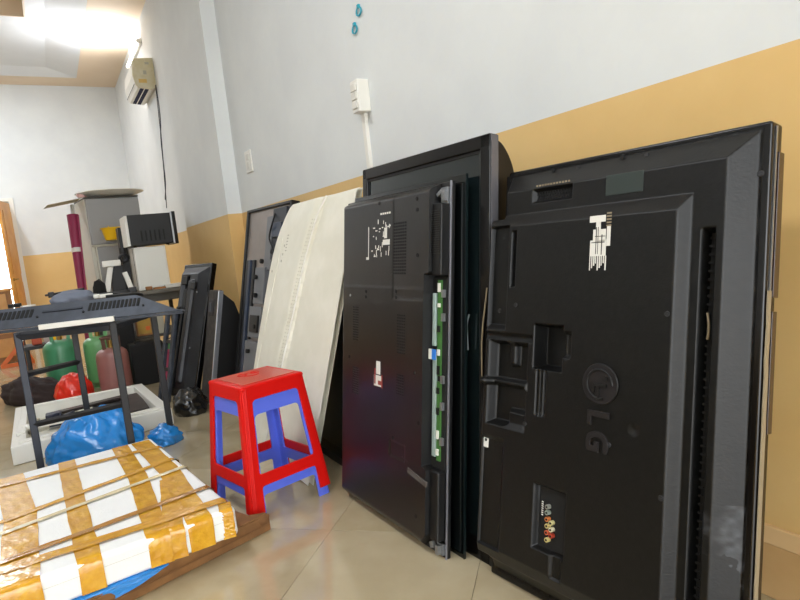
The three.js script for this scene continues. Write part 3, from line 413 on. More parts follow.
// ---------------------------------------------------------------- stools
function stool(label, x, z, yaw, y0, b, a, H, mat, topMat, apron) {
  const t = thing('plastic_stool', label, 'stool', [x, y0, z], yaw), th = 0.006, low = 0.105;
  const R = (g, k) => g.rotateY(k * Math.PI / 2);
  const tl = Math.atan2(b - a, H), SH = Math.hypot(H, b - a), half = (v) => lerp(b, a, v / SH);
  const hole = (v0, v1, m0, m1, r0, r1) => { const p = new THREE.Path(), A = half(v0) - m0, B = half(v1) - m1; p.moveTo(-A + r0, v0); p.lineTo(A - r0, v0); p.quadraticCurveTo(A, v0, A - 0.0, v0 + r0); p.lineTo(B, v1 - r1); p.quadraticCurveTo(B, v1, B - r1, v1); p.lineTo(-B + r1, v1); p.quadraticCurveTo(-B, v1, -B, v1 - r1); p.lineTo(-A, v0 + r0); p.quadraticCurveTo(-A, v0, -A + r0, v0); return p; };
  for (let k = 0; k < 4; k++) {
    const s = new THREE.Shape(), f0 = half(0), f1 = half(SH - 0.012), m = 0.055, g0 = half(0) - m, g1 = half(low) - 0.05;
    s.moveTo(-f0 + 0.012, 0); s.lineTo(-g0, 0); s.lineTo(-g1, low - 0.015); s.quadraticCurveTo(-g1 + 0.002, low, -g1 + 0.018, low); s.lineTo(g1 - 0.018, low); s.quadraticCurveTo(g1 - 0.002, low, g1, low - 0.015); s.lineTo(g0, 0); s.lineTo(f0 - 0.012, 0); s.lineTo(f1 - 0.012, SH - 0.012); s.lineTo(-f1 + 0.012, SH - 0.012); s.closePath();
    s.holes.push(hole(0.152, SH - apron, 0.046, 0.04, 0.012, 0.026));
    const g = new THREE.ExtrudeGeometry(s, { depth: th, bevelEnabled: true, bevelSize: 0.0015, bevelThickness: 0.0015, bevelSegments: 2, curveSegments: 8 });
    g.rotateX(-tl).translate(0, 0, b - th); mesh('side_panel', R(g, k), mat, t);
  }
  for (let k = 0; k < 4; k++) {                                                  // ribbed rounded corner posts
    const prof = []; for (let i = 0; i <= 24; i++) { const q = i / 24, ang = q * Math.PI / 2; prof.push([ang, 0.0205 + 0.0012 * Math.cos(q * Math.PI * 4)]); }
    const g = field(0, 1, 0, 1, 24, 8, (u, v) => { const i = Math.min(24, Math.round(u * 24)), [ang, r] = prof[i], c = lerp(b, a, v) - 0.018; return [c + Math.cos(Math.PI / 2 - ang) * r, v * (H - 0.008), c + Math.sin(Math.PI / 2 - ang) * r]; });
    const gi = field(0, 1, 0, 1, 8, 8, (u, v) => { const ang = u * Math.PI / 2, c = lerp(b, a, v) - 0.018; return [c + Math.cos(ang) * 0.014, v * (H - 0.008), c + Math.sin(ang) * 0.014]; });
    const rims = field(0, 1, 0, 1, 12, 1, (u, v) => { const ang = u * Math.PI / 2, c = b - 0.018, r = lerp(0.014, 0.021, v); return [c + Math.cos(ang) * r, 0, c + Math.sin(ang) * r]; });
    mesh('corner_post', [R(mergeVertices(g), k), R(gi, k), R(rims, k)], mat, t);
  }
  const seat = mesh('seat', rb(2 * a + 0.006, 0.022, 2 * a + 0.006, 0.011, 0, H - 0.011, 0), mat, t);
  mesh('seat_panel', rb(2 * a - 0.05, 0.004, 2 * a - 0.05, 0.002, 0, H + 0.001, 0), topMat, seat);
  mesh('seat_motif', [place(new THREE.TorusGeometry(0.035, 0.0025, 6, 30), 0, H + 0.003, -0.04, Math.PI / 2), place(new THREE.TorusGeometry(0.02, 0.0025, 6, 24), 0.03, H + 0.003, -0.06, Math.PI / 2), place(new THREE.TorusGeometry(0.02, 0.0025, 6, 24), -0.03, H + 0.003, -0.06, Math.PI / 2)], mat, seat);
  return t;
}
stool('red plastic stool stacked over the blue one', 0.709, -2.583, 12.6 * deg, 0.04, 0.195, 0.149, 0.518, M.red, M.redTop, 0.06);
stool('blue plastic stool nested beneath the red stool', 0.709, -2.583, 12.6 * deg, 0, 0.188, 0.1435, 0.508, M.blueStool, M.blueStool, 0.075);

// ---------------------------------------------------------------- taped foam box on its cardboard
{
  const c = thing('cardboard_box', 'flat brown cardboard box under the taped white foam box', 'cardboard box', [0.604, 0, -2.275], 0);
  const ang = 17 * deg, u = [-Math.cos(ang), Math.sin(ang)]; c.rotation.y = ang;
  const plan = [[0, 0], [0, 0.012], [-0.05, 0.05], [-0.09, 0.6], [-1.05, 0.6], [-1.05, 0]];
  mesh('carton_body', prism(plan, 0.056, 0.005).rotateX(-Math.PI / 2).translate(-0.005, 0.006, -0.005), M.card, c);
  mesh('flap', prism(plan.map(([x, y]) => [x * 0.99 - 0.008, y + 0.004]), 0.003, 0.001).rotateX(-Math.PI / 2).translate(0, 0.069, 0), M.card, c);
  mesh('fold_edge', bar([-1.03, 0.045, 0.0215], [-0.02, 0.04, 0.0215], 0.004, 0.002), M.cardEdge, c);
  mesh('torn_corner', [lump(0.03, 0.025, 0.02, -0.025, 0.05, -0.014, 0.25, 2, 4, -0.8, 14)], M.cardEdge, c);
}
{
  const f = thing('plastic_film', 'strip of blue plastic film squeezed between foam box and cardboard', 'plastic film', [0.2, 0.0745, -2.152], 6 * deg);
  mesh('film_sheet', field(-0.4, 0.0, 0, 1, 60, 14, (s, q) => { const k = 0.004 * noise(s * 25, q * 4), e = Math.sin(Math.PI * clamp((s + 0.4) / 0.4)); return q < 0.5 ? [s, 0.008 + k * q, lerp(-0.1, 0.034, q * 2)] : [s, 0.006 - (q - 0.5) * 0.085 * e + k, 0.036 + k]; }), M.blueBag, f, true);
}
{
  const ang = 6 * deg, t = thing('foam_box', 'white foam box wrapped with bands of amber packing tape', 'foam box', [0.454, 0.082, -2.15], ang), W = 1.15, D = 1.2, H = 0.11;
  // local: x to the right (box spans -W..0), z towards the viewer (box spans -D..0)
  const g = new RoundedBoxGeometry(W, H, D, 5, 0.016), p = g.attributes.position;
  for (let i = 0; i < p.count; i++) { const x = p.getX(i), y = p.getY(i), z = p.getZ(i); p.setXYZ(i, x + 0.006 * noise(y * 20, z * 5) * (x > 0 ? 1 : 0), y + (y > 0 ? 0.002 * noise(x * 4, z * 4) : 0), z + 0.003 * noise(x * 5, y * 9)); }
  mesh('foam_shell', g.translate(-W / 2, H / 2, -D / 2), M.foam, t);
  mesh('lid_seam', [span(-W + 0.02, -0.02, H * 0.62, H * 0.635, -0.0005, 0.0012)], std(0xcfcfca, 0.9), t);
  // tape laid over the top; pts in (a leftwards, b to the back); a path may run down a side
  const tape = (pts, w, mat, seed, downNear, downRight, lift = 0) => {
    const P = pts.map(([a, b]) => [-a, H + 0.0022 + lift, -b]);
    if (downNear) { const [a, b] = pts[0]; P.unshift([-a, H + 0.001, 0.0005], [-a, H - 0.012, 0.0032], [-a, H * 0.5, 0.0035], [-a, 0.004, 0.0035]); P.splice(0, 4, P[3], P[2], P[1], [-a, H - 0.001, -0.004]); }
    if (downRight) { const [a, b] = pts[pts.length - 1]; P.push([0.002, H - 0.004, -b], [0.006, H - 0.02, -b], [0.0075, H * 0.4, -b]); }
    const n = 60, C = [], len = [0]; for (let i = 1; i < P.length; i++) len.push(len[i - 1] + Math.hypot(P[i][0] - P[i - 1][0], P[i][1] - P[i - 1][1], P[i][2] - P[i - 1][2]));
    for (let i = 0; i <= n; i++) { const d = len[len.length - 1] * i / n; let k = 1; while (k < len.length - 1 && len[k] < d) k++; const q = (d - len[k - 1]) / Math.max(1e-6, len[k] - len[k - 1]); C.push(P[k - 1].map((v, j) => lerp(v, P[k][j], q))); }
    const dir = new THREE.Vector3(P[P.length - 1][0] - P[0][0], 0, P[P.length - 1][2] - P[0][2]).normalize(), side = new THREE.Vector3(dir.z, 0, -dir.x);
    const rib = field(0, 1, 0, 1, 10, n, (u, v) => { const i = Math.round(v * n), [x, y, z] = C[i], k = (u - 0.5) * w * (1 + 0.12 * noise(v * 9, seed)), top = y > H ? 1 : 0; const wr = 0.006 * Math.abs(fbm(v * 11 + seed, u * 2.5 + seed, seed)); return [x + side.x * k + (y < H - 0.03 && downRight && x > 0 ? wr : 0), y + top * wr, z + side.z * k + (!top && z > -0.01 ? wr : 0)]; });
    const q = rib.attributes.uv; for (let i = 0; i < q.count; i++) q.setXY(i, q.getX(i) * w + seed * 0.37, q.getY(i) * len[len.length - 1]);
    return rib;
  };
  const strips = [
    [[[0.67, 0.0], [0.625, 0.6], [0.63, 1.18]], 0.11, M.tapeA, 1, true], [[[0.48, 0.01], [0.44, 0.58], [0.395, 1.18]], 0.072, M.tapeA, 2, true], [[[0.27, 0.02], [0.19, 0.64], [0.155, 1.18]], 0.075, M.tapeA, 3, true], [[[0.13, 0.02], [0.07, 0.6], [0.06, 1.17]], 0.085, M.tapeA, 4, true], [[[0.22, 0.01], [0.17, 0.2], [0.1, 0.5]], 0.07, M.tapeA, 5, true], [[[0.035, 0.005], [0.02, 0.06]], 0.045, M.tapeA, 8, true],
    [[[0.95, 0.0], [0.93, 1.18]], 0.09, M.tapeA, 6, true],
    [[[1.14, 1.1], [0.67, 1.06], [0.113, 1.0], [0.01, 0.98]], 0.042, M.tapeA, 11, false, true, 0.003], [[[1.14, 0.5], [0.623, 0.6], [0.102, 0.72], [0.01, 0.74]], 0.036, M.tapeA, 12, false, true, 0.003], [[[0.7, 0.46], [0.3, 0.53], [0.0, 0.58]], 0.03, M.tapeC, 13, false, true, 0.004], [[[1.14, 0.17], [0.651, 0.206], [0.3, 0.235], [0.003, 0.262]], 0.036, M.tapeB, 14, false, true, 0.004], [[[1.14, 0.17], [0.711, 0.14], [0.43, 0.11], [0.012, 0.085]], 0.055, M.tapeA, 15, false, true, 0.003],
  ];
  for (const [pts, w, mat, sd, dn, dr, lift] of strips) mesh('tape_strip', tape(pts, w, mat, sd, dn, dr, lift), mat, t, true);
}

// ---------------------------------------------------------------- white tray of parts behind the box, blue bag
{
  const t = thing('plastic_tray', 'large shallow white plastic tray holding dark television parts on the floor', 'tray', [0, 0, 0]);
  const o = [[0.575, -4.242], [0.525, -5.36], [-0.374, -5.39], [-0.346, -4.145]], cx = 0.1, cz = -4.78, ins = (k) => o.map(([x, z]) => [cx + (x - cx) * k, cz + (z - cz) * k]);
  const ring = (a, b, y) => { const s = new THREE.Shape(a.map(([x, z]) => new THREE.Vector2(x, -z))); if (b) s.holes.push(new THREE.Path(b.map(([x, z]) => new THREE.Vector2(x, -z)))); return (h, bev = 0.006) => new THREE.ExtrudeGeometry(s, { depth: h, bevelEnabled: true, bevelSize: bev, bevelThickness: bev, bevelSegments: 3 }).rotateX(-Math.PI / 2).translate(0, y, 0); };
  mesh('tray_wall', ring(ins(0.985), ins(0.84), 0.008)(0.1), M.whitePlastic, t);
  mesh('tray_lip', ring(ins(0.9), ins(0.83), 0.112)(0.008, 0.004), M.whitePlastic, t);
  mesh('tray_floor', ring(ins(0.86), null, 0.004)(0.01, 0.002), M.cream, t);
  mesh('dark_panel', [rb(0.34, 0.03, 0.62, 0.006, 0.3, 0.07, -4.85), rb(0.5, 0.02, 0.08, 0.004, 0.1, 0.1, -4.98, 0, 0.2)], mapped(256, 0x201614, 0x352a26, 8, 4, 2, 2, 0.4), t);
  mesh('metal_bracket', [rb(0.32, 0.03, 0.05, 0.005, -0.14, 0.125, -4.55, 0, -0.15), rb(0.05, 0.03, 0.4, 0.005, -0.3, 0.12, -4.6)], M.whitePlastic, t);
  mesh('wire_bundle', [tube([[-0.2, 0.06, -4.9], [-0.1, 0.12, -4.8], [-0.05, 0.06, -4.95], [0, 0.1, -4.85], [-0.12, 0.09, -4.75]], 0.012, 50, 6), rb(0.1, 0.09, 0.1, 0.01, -0.12, 0.08, -4.85)], M.cable, t);
  mesh('loose_part', [bx(0.12, 0.02, 0.06, -0.22, 0.06, -4.7, 0, 0.5), bx(0.09, 0.03, 0.05, -0.02, 0.05, -5.05, 0, -0.4), bx(0.14, 0.012, 0.09, 0.05, 0.05, -4.7, 0, 0.8), cyl(0.03, 0.03, 0.03, -0.24, 0.06, -5.0)], M.creamDark, t);
}
tag(mesh('plastic_bag', lump(0.24, 0.22, 0.16, 0.1, 0.07, -3.84, 0.3, 1.5, 3, -0.31, 60), M.blueBag), 'crumpled bright blue plastic bag lying between foam box and white tray', 'plastic bag');
tag(mesh('plastic_bag', lump(0.09, 0.08, 0.1, 0.46, 0.035, -3.86, 0.3, 1.9, 8, -0.44, 40), M.blueBag), 'small loose end of blue plastic film right of the blue bag', 'plastic bag');
tag(mesh('plastic_bag', lump(0.12, 0.13, 0.12, 0.73, 0.055, -4.44, 0.22, 1.5, 12, -0.42, 44), M.blackBag), 'shiny black plastic bag on the floor in front of the leaning televisions', 'plastic bag');
tag(mesh('plastic_bag', lump(0.14, 0.17, 0.13, 0.03, 0.08, -5.7, 0.22, 1.7, 15, -0.46, 40), M.redBag), 'shiny red plastic bag on the floor under the rack', 'plastic bag');
tag(mesh('cloth_bag', lump(0.33, 0.15, 0.15, 0, 0, 0, 0.3, 1.7, 18, -0.42, 44).rotateY(-47 * deg).translate(-0.26, 0.063, -6.1), M.brownBag), 'slumped dark brown cloth bag left of the red plastic bag', 'bag');

// ---------------------------------------------------------------- metal rack with a television chassis lying on it
const A = [-0.185, -3.6], C = [0.238, -3.38], B = [0.075, -4.08], D = [0.498, -3.86];
{
  const t = thing('metal_rack', 'dark painted metal rack on four thin legs', 'rack', [0, 0, 0]), h = 0.82, P = (q, y) => [q[0], y, q[1]];
  for (const [q, m] of [[A, M.rack], [C, M.rackDark], [B, M.rackDark], [D, M.rackDark]]) mesh('leg', bar(P(q, 0), P(q, h), 0.034, 0.034), m, t);
  for (const [a, b] of [[A, C], [A, B], [C, D], [B, D]]) mesh('top_rail', bar(P(a, h - 0.02), P(b, h - 0.02), 0.034, 0.034), M.rack, t);
  for (const [a, b, y, y2] of [[A, C, 0.336, 0.39], [A, B, 0.6, 0.555]]) mesh('lower_rail', bar(P(a, y), P(b, y2), 0.024, 0.024), M.rackDark, t);
}
{
  const yaw = Math.atan2(0.22, 0.423), t = thing('television_chassis', 'grey slotted television chassis lying flat on the metal rack', 'chassis', [0.02, 0.828, -3.475], -0 + Math.atan2(-(C[1] - A[1]), C[0] - A[0]));
  // local x along the near edge, z to the viewer
  const far = (x) => (x < 0.05 ? -0.62 : -0.62 + 0.6 * Math.pow((x - 0.05) / 0.56, 0.8));
  const prof = (x, q) => { const z = lerp(0.03, far(x), q), k = Math.min(clamp((x + 0.62) / 0.2), clamp((0.61 - x) / 0.28), clamp((0.03 - z) / 0.1), clamp((z - far(x)) / 0.12)); return [x, 0.012 + 0.1 * Math.pow(k, 0.8) + 0.006 * k * fbm(x * 6, z * 6), z]; };
  const g = field(-0.62, 0.61, 0, 1, 120, 64, prof);
  mesh('chassis_rim', [bar([-0.62, 0.007, 0.03], [0.61, 0.007, 0.03], 0.014, 0.02), tube(Array.from({ length: 12 }, (_, i) => [0.05 + i * 0.05, 0.007, far(0.05 + i * 0.05)]).concat([[0.61, 0.007, 0.03]]), 0.008, 40, 6), bar([-0.62, 0.007, -0.62], [0.05, 0.007, -0.62], 0.014, 0.02), bar([-0.62, 0.007, 0.03], [-0.62, 0.007, -0.62], 0.014, 0.02)], M.chassis, t);
  const sl = Math.atan2(0.1, 0.1), sk = prism([[-0.6, 0], [0.6, 0], [0.36, 0.135], [-0.5, 0.135]], 0.004); sk.rotateX(-sl + 0).translate(0, 0.016, 0.035);
  mesh('front_skirt', sk, M.chassis, t);
  const on = (x, v, w, hh, d = 0.008) => place(new THREE.BoxGeometry(w, hh, d), 0, 0, 0).rotateX(-sl).translate(x, 0.016 + v * Math.cos(sl) + 0.003, 0.037 - v * Math.sin(sl));
  for (let i = 0; i < 13; i++) mesh('vent_slot', on(0.137 + i * 0.0203, 0.085, 0.013, 0.05), M.blackMatte, t);
  for (let i = 0; i < 13; i++) mesh('vent_slot', on(-0.42 + i * 0.022, 0.085, 0.014, 0.05), M.blackMatte, t);
  mesh('pressed_rib', on(0.0, 0.085, 0.2, 0.01, 0.014), M.rack, t);
  for (const x of [-0.12, 0.11, 0.41]) mesh('screw_hole', cyl(0.006, 0.006, 0.01, 0, 0, 0, Math.PI / 2 - sl).translate(x, 0.06, -0.002), M.blackMatte, t);
}
{ const t = thing('foam_strip', 'long flat white strip along the front of the rack top', 'strip', [0.02, 0.85, -3.475], Math.atan2(-(C[1] - A[1]), C[0] - A[0])); mesh('strip_body', rb(0.37, 0.024, 0.012, 0.003, 0.095, -0.01, 0.054, 0, 0, 0.01), M.whitePlastic, t); mesh('strip_edge', rb(0.37, 0.004, 0.016, 0.0015, 0.095, 0.002, 0.052, 0, 0, 0.01), M.paper, t); }
{
  const cl = (name, g, m, l, c) => tag(mesh(name, g, m), l, c);
  cl('cloth_bundle', lump(0.11, 0.05, 0.09, 0.09, 0.945, -3.75, 0.2, 2, 31, -0.5, 24), M.greyBlue, 'grey blue cloth bundle on top of the television chassis', 'cloth');
  cl('plastic_bracket', [rb(0.2, 0.012, 0.05, 0.004, 0.06, 0.985, -3.9, 0, 0.4, 0.05), rb(0.03, 0.03, 0.08, 0.004, -0.01, 0.98, -3.88)], M.black, 'black plastic bracket lying behind the grey blue cloth', 'bracket');
  cl('paper_label', bx(0.06, 0.006, 0.04, -0.12, 0.945, -3.66, 0, 0.3), M.paper, 'small white paper on the left of the chassis', 'paper');
  cl('circuit_part', [rb(0.07, 0.018, 0.03, 0.004, 0.24, 0.95, -3.58, 0, 0.4), rb(0.03, 0.02, 0.05, 0.004, 0.2, 0.95, -3.62)], M.paper, 'small pale connector part on the middle of the chassis', 'part');
  cl('metal_strip', rb(0.26, 0.012, 0.03, 0.003, 0.1, 0.948, -3.9, 0, 0.45), M.chassisTop, 'dull grey metal strip across the back of the chassis', 'strip');
  cl('circuit_part', rb(0.05, 0.02, 0.04, 0.004, -0.18, 0.952, -3.72, 0, 0.7), M.rackDark, 'dark square part on the left of the chassis beside the small paper', 'part');
  cl('plastic_bracket', [rb(0.24, 0.016, 0.03, 0.004, 0.3, 0.95, -3.78, 0, 0.2), rb(0.04, 0.03, 0.04, 0.004, 0.4, 0.955, -3.79)], M.black, 'long black plastic bar on the right of the grey blue cloth', 'bracket');
  cl('cable_loop', tube([[0.2, 0.95, -3.7], [0.3, 0.955, -3.62], [0.42, 0.93, -3.6], [0.36, 0.945, -3.5], [0.24, 0.945, -3.55]], 0.008, 40, 6), M.black, 'loop of black cable on the right of the chassis', 'cable');
}

// ---------------------------------------------------------------- gas cylinders
function gas(label, x, z, r, h, mat, neck) {
  const t = thing('gas_cylinder', label, 'gas cylinder', [x, 0, z]);
  mesh('body', lathe([[0.001, 0.02], [r * 0.8, 0.02], [r, 0.07], [r, h - r * 0.55], [r * 0.93, h - r * 0.3], [r * 0.72, h - r * 0.1], [r * 0.35, h], [0.001, h]]), mat, t);
  mesh('foot_ring', lathe([[r * 0.7, 0], [r * 0.74, 0], [r * 0.74, 0.06], [r * 0.7, 0.06], [r * 0.7, 0]]), mat, t);
  mesh('collar', [tube(Array.from({ length: 12 }, (_, i) => [r * 0.55 * Math.cos(i * Math.PI / 6), h + 0.09, r * 0.55 * Math.sin(i * Math.PI / 6)]), 0.009, 48, 8, true), ...[0.4, 2.5, 4.6].map((a) => bar([r * 0.5 * Math.cos(a), h - 0.02, r * 0.5 * Math.sin(a)], [r * 0.55 * Math.cos(a), h + 0.09, r * 0.55 * Math.sin(a)], 0.03, 0.008))], neck || mat, t);
  mesh('valve', [cyl(0.016, 0.02, 0.07, 0, h + 0.03, 0), rb(0.06, 0.022, 0.022, 0.006, 0.02, h + 0.05, 0)], M.brass, t);
  return t;
}
gas('dark green gas cylinder standing clear behind the red bag', -0.01, -6.3, 0.15, 0.49, M.greenCyl);
gas('light green gas cylinder half hidden behind the brown pink one', 0.3, -6.28, 0.135, 0.47, M.greenLight);
gas('brown pink gas cylinder with rusty collar', 0.36, -5.72, 0.13, 0.41, M.pinkCyl, M.rust);

// ---------------------------------------------------------------- workbench and what stands on and under it
{
  const t = thing('workbench', 'dark workbench carrying the white cabinet and the oven', 'workbench', [0.3, 0, -7.0]);
  mesh('bench_top', span(0, 0.86, 0.79, 0.83, -0.1, 0.68, 0.006), mapped(256, 0x57534a, 0x6b665b, 8, 4, 2, 1.5, 0.5), t);
  for (const [x, z] of [[0.05, 0.62], [0.81, 0.62], [0.05, -0.05], [0.81, -0.05]]) mesh('leg', bar([x, 0, z], [x, 0.79, z], 0.04, 0.04), M.bench, t);
  mesh('apron', span(0.03, 0.83, 0.71, 0.79, 0.61, 0.635), M.bench, t); mesh('shelf', span(0.03, 0.83, 0.36, 0.385, -0.07, 0.64, 0.004), M.bench, t);
}
{
  const t = thing('appliance_cabinet', 'white box shaped appliance standing on the workbench under the black oven', 'appliance', [0.89, 0.83, -6.62], 0 * deg);
  mesh('case', rb(0.3, 0.43, 0.36, 0.01, 0, 0.215, 0), M.whitePlastic, t); mesh('side_seam', span(-0.152, -0.149, 0.01, 0.42, 0.1, 0.112), M.blackMatte, t); mesh('front_panel', span(-0.135, 0.14, 0.02, 0.42, 0.18, 0.186, 0.003), std(0xdcdcd4, 0.5), t);
}
{
  const t = thing('microwave_oven', 'black oven with slotted side and pale door edge on top of the white appliance', 'oven', [0.935, 1.262, -6.61], 1 * deg);
  mesh('casing', span(-0.215, 0.185, 0.012, 0.315, -0.2, 0.2, 0.006), M.black, t); mesh('rear_panel', span(-0.24, -0.215, 0.015, 0.31, -0.18, 0.19, 0.004), M.whitePlastic, t);
  mesh('door_edge', span(0.185, 0.2, 0.005, 0.32, -0.205, 0.208, 0.003), M.chrome, t); mesh('door', span(0.2, 0.232, 0.0, 0.325, -0.21, 0.212, 0.004), M.gloss, t);
  for (let i = 0; i < 6; i++) mesh('vent_slot', span(-0.115 + i * 0.042, -0.1 + i * 0.042, 0.05, 0.155, 0.2, 0.204), M.blackMatte, t);
  for (const x of [-0.17, 0.14]) mesh('foot', cyl(0.015, 0.015, 0.014, x, 0.006, 0.12), M.blackMatte, t);
}
{
  const t = thing('bench_stand', 'black and white bench stand with tilted arms left of the white appliance', 'bench stand', [0.55, 0.83, -6.5]);
  mesh('base', rb(0.2, 0.02, 0.22, 0.006, 0.0, 0.01, 0), M.black, t);
  mesh('column', rb(0.13, 0.26, 0.1, 0.01, 0.02, 0.15, -0.02), M.black, t);
  mesh('arm', bar([-0.1, 0.03, 0.08], [-0.03, 0.28, 0.02], 0.05, 0.04), M.whitePlastic, t); mesh('arm', bar([0.12, 0.02, 0.1], [0.08, 0.2, 0.06], 0.045, 0.04), M.whitePlastic, t);
  mesh('head', [rb(0.16, 0.06, 0.09, 0.01, -0.02, 0.3, 0.03)], M.whitePlastic, t); mesh('lens_ring', [place(new THREE.TorusGeometry(0.04, 0.014, 8, 20), 0.1, 0.34, 0.03, 0.6), cyl(0.03, 0.03, 0.08, 0.1, 0.4, 0)], M.rackDark, t);
}
tag(mesh('equipment_case', [rb(0.07, 0.66, 0.2, 0.008, 0.7, 1.16, -6.925)], M.black), 'slim upright black case between the fridge and the oven', 'case');
tag(mesh('shoulder_bag', lump(0.06, 0.12, 0.07, 0.39, 0.87, -6.42, 0.2, 2, 41, -0.33, 24), M.blackMatte), 'small black bag slumped on the left end of the workbench', 'bag');
tag(mesh('pry_tool', [bar([0.86, 0.84, -6.36], [0.98, 0.84, -6.37], 0.02, 0.02), rb(0.06, 0.035, 0.05, 0.006, 0.82, 0.85, -6.37)], M.woodDark), 'small brown tool lying at the foot of the white appliance', 'tool');
tag(mesh('paper_box', rb(0.16, 0.035, 0.08, 0.003, 1.05, 0.848, -6.4), M.paper), 'low white paper box on the right end of the workbench', 'box');
{
  const t = thing('refrigerator', 'tall grey two door refrigerator with cream sides behind the workbench', 'refrigerator', [0.45, 0, -7.55], 8 * deg), W = 0.57, D = 0.6;
  mesh('cabinet', span(0, W, 0.05, 1.88, -D, -0.06, 0.01), M.fridgeCream, t);
  const u = mesh('upper_door', span(0.005, W, 1.36, 1.875, -0.055, 0, 0.012), M.fridgeGrey, t), l = mesh('lower_door', span(0.05, W, 0.1, 1.335, -0.055, 0, 0.012), M.fridgeGrey, t);
  mesh('door_edge', span(0.036, 0.05, 0.1, 1.335, -0.055, 0.004, 0.003), M.fridgeCream, l); mesh('door_gasket', span(0.01, W - 0.01, 1.337, 1.358, -0.05, -0.01), M.creamDark, t); mesh('top_cap', span(0, W, 1.875, 1.895, -D, 0.004, 0.004), M.bench, t);
}
{ const t = thing('round_lid', 'wide shallow white lid on top of the refrigerator', 'lid', [0.74, 1.897, -7.8]); mesh('dish', lathe([[0.001, 0], [0.2, 0.004], [0.3, 0.03], [0.36, 0.055], [0.36, 0.06], [0.3, 0.038], [0.2, 0.012], [0.001, 0.008]], 48), M.whitePlastic, t); mesh('rim', place(new THREE.TorusGeometry(0.36, 0.006, 6, 48), 0, 0.058, 0, Math.PI / 2), M.whitePlastic, t); }
tag(mesh('board', [rb(0.34, 0.005, 0.4, 0.003, 0.235, 1.858, -7.75, 0, 0.1, 0.17)], M.creamDark), 'thin grey board jutting out left from the top of the refrigerator', 'board');
tag(mesh('cloth_scrap', lump(0.05, 0.04, 0.05, 0.44, 1.93, -7.72, 0.3, 2, 44, -0.5, 20), M.pinkPale), 'pale pink scrap beside the lid on the refrigerator', 'cloth');
{ const t = thing('plastic_basket', 'yellow plastic basket hung against the refrigerator door', 'basket', [0.666, 1.395, -7.462], 8 * deg); const g = lathe([[0.075, 0], [0.105, 0.13], [0.11, 0.13], [0.11, 0.135], [0.1, 0.135], [0.07, 0.004], [0.0, 0.004], [0.0, 0], [0.075, 0]], 32); mesh('bowl', g, M.yellow, t); mesh('rim', place(new THREE.TorusGeometry(0.108, 0.007, 6, 32), 0, 0.132, 0, Math.PI / 2), M.yellow, t); mesh('hook', tube([[0, 0.13, -0.1], [0, 0.16, -0.12], [0, 0.13, -0.135]], 0.005, 16, 6), M.yellow, t); }
{ const t = thing('fabric_roll', 'maroon rolled fabric bundle leaning against the refrigerator side', 'fabric roll', [0.28, 0, -7.55]); const top = [0.32, 1.72, -7.75], bot = [0.25, 0.12, -7.4]; const q = new THREE.Quaternion().setFromUnitVectors(new THREE.Vector3(0, 1, 0), V(top).sub(V(bot)).normalize()), L = V(top).distanceTo(V(bot)); const put = (g) => g.applyQuaternion(q).translate(bot[0] - 0.28, bot[1], bot[2] + 7.55); mesh('roll_cloth', put(lathe([[0.001, 0], [0.022, 0], [0.035, L * 0.3], [0.05, L * 0.7], [0.062, L], [0.001, L]], 20)), M.maroon, t); mesh('roll_fold', put(bar([0.03, L * 0.1, 0.02], [0.05, L * 0.98, 0.045], 0.02, 0.012)), M.maroon, t); mesh('band', put(cyl(0.056, 0.054, 0.05, 0, L * 0.75, 0)), M.paper, t); mesh('core_tube', put(cyl(0.02, 0.02, L + 0.2, 0.005, L / 2 + 0.02, 0)), M.plasticClear, t); }
tag(mesh('equipment_box', [rb(0.28, 0.38, 0.22, 0.012, 0.66, 0.19, -5.95), rb(0.06, 0.02, 0.06, 0.005, 0.6, 0.388, -5.95)], M.blackMatte), 'black box on the floor in front of the workbench', 'box');
tag(mesh('speaker_cabinet', [rb(0.15, 0.7, 0.2, 0.012, 0.53, 0.35, -6.22)], M.blackMatte), 'tall narrow black cabinet behind the brown pink gas cylinder', 'cabinet');
{ const t = thing('carton', 'small yellow brown printed carton on the shelf under the workbench', 'carton', [0.73, 0.386, -6.46]); mesh('carton_body', rb(0.15, 0.2, 0.1, 0.004, 0, 0.1, 0), M.woodDark, t); mesh('printed_panel', span(-0.06, 0.06, 0.02, 0.17, 0.05, 0.052), std(0xb08a3a, 0.7), t); mesh('printed_mark', span(0.01, 0.05, 0.05, 0.09, 0.052, 0.0535), M.orangeTool, t); }
tag(mesh('carton', rb(0.09, 0.2, 0.1, 0.004, 0.87, 0.487, -6.44), M.creamDark), 'pale grey carton right of the printed carton under the workbench', 'carton');
{ const t = thing('bucket', 'small green bucket on the floor between black box and leaning television', 'bucket', [0.915, 0, -5.88]); mesh('pail', lathe([[0.001, 0], [0.08, 0], [0.1, 0.34], [0.106, 0.34], [0.106, 0.35], [0.095, 0.35], [0.075, 0.01], [0.001, 0.01]], 32), M.greenLight, t); mesh('handle', tube([[-0.1, 0.34, 0], [-0.06, 0.39, 0.06], [0.06, 0.39, 0.06], [0.1, 0.34, 0]], 0.004, 24, 6), M.blackMatte, t); }
{ const t = thing('bucket', 'dull pink bucket beside the green bucket', 'bucket', [0.78, 0, -5.64]); mesh('pail', lathe([[0.001, 0], [0.05, 0], [0.065, 0.3], [0.07, 0.3], [0.07, 0.31], [0.06, 0.31], [0.045, 0.01], [0.001, 0.01]], 32), M.pink, t); }
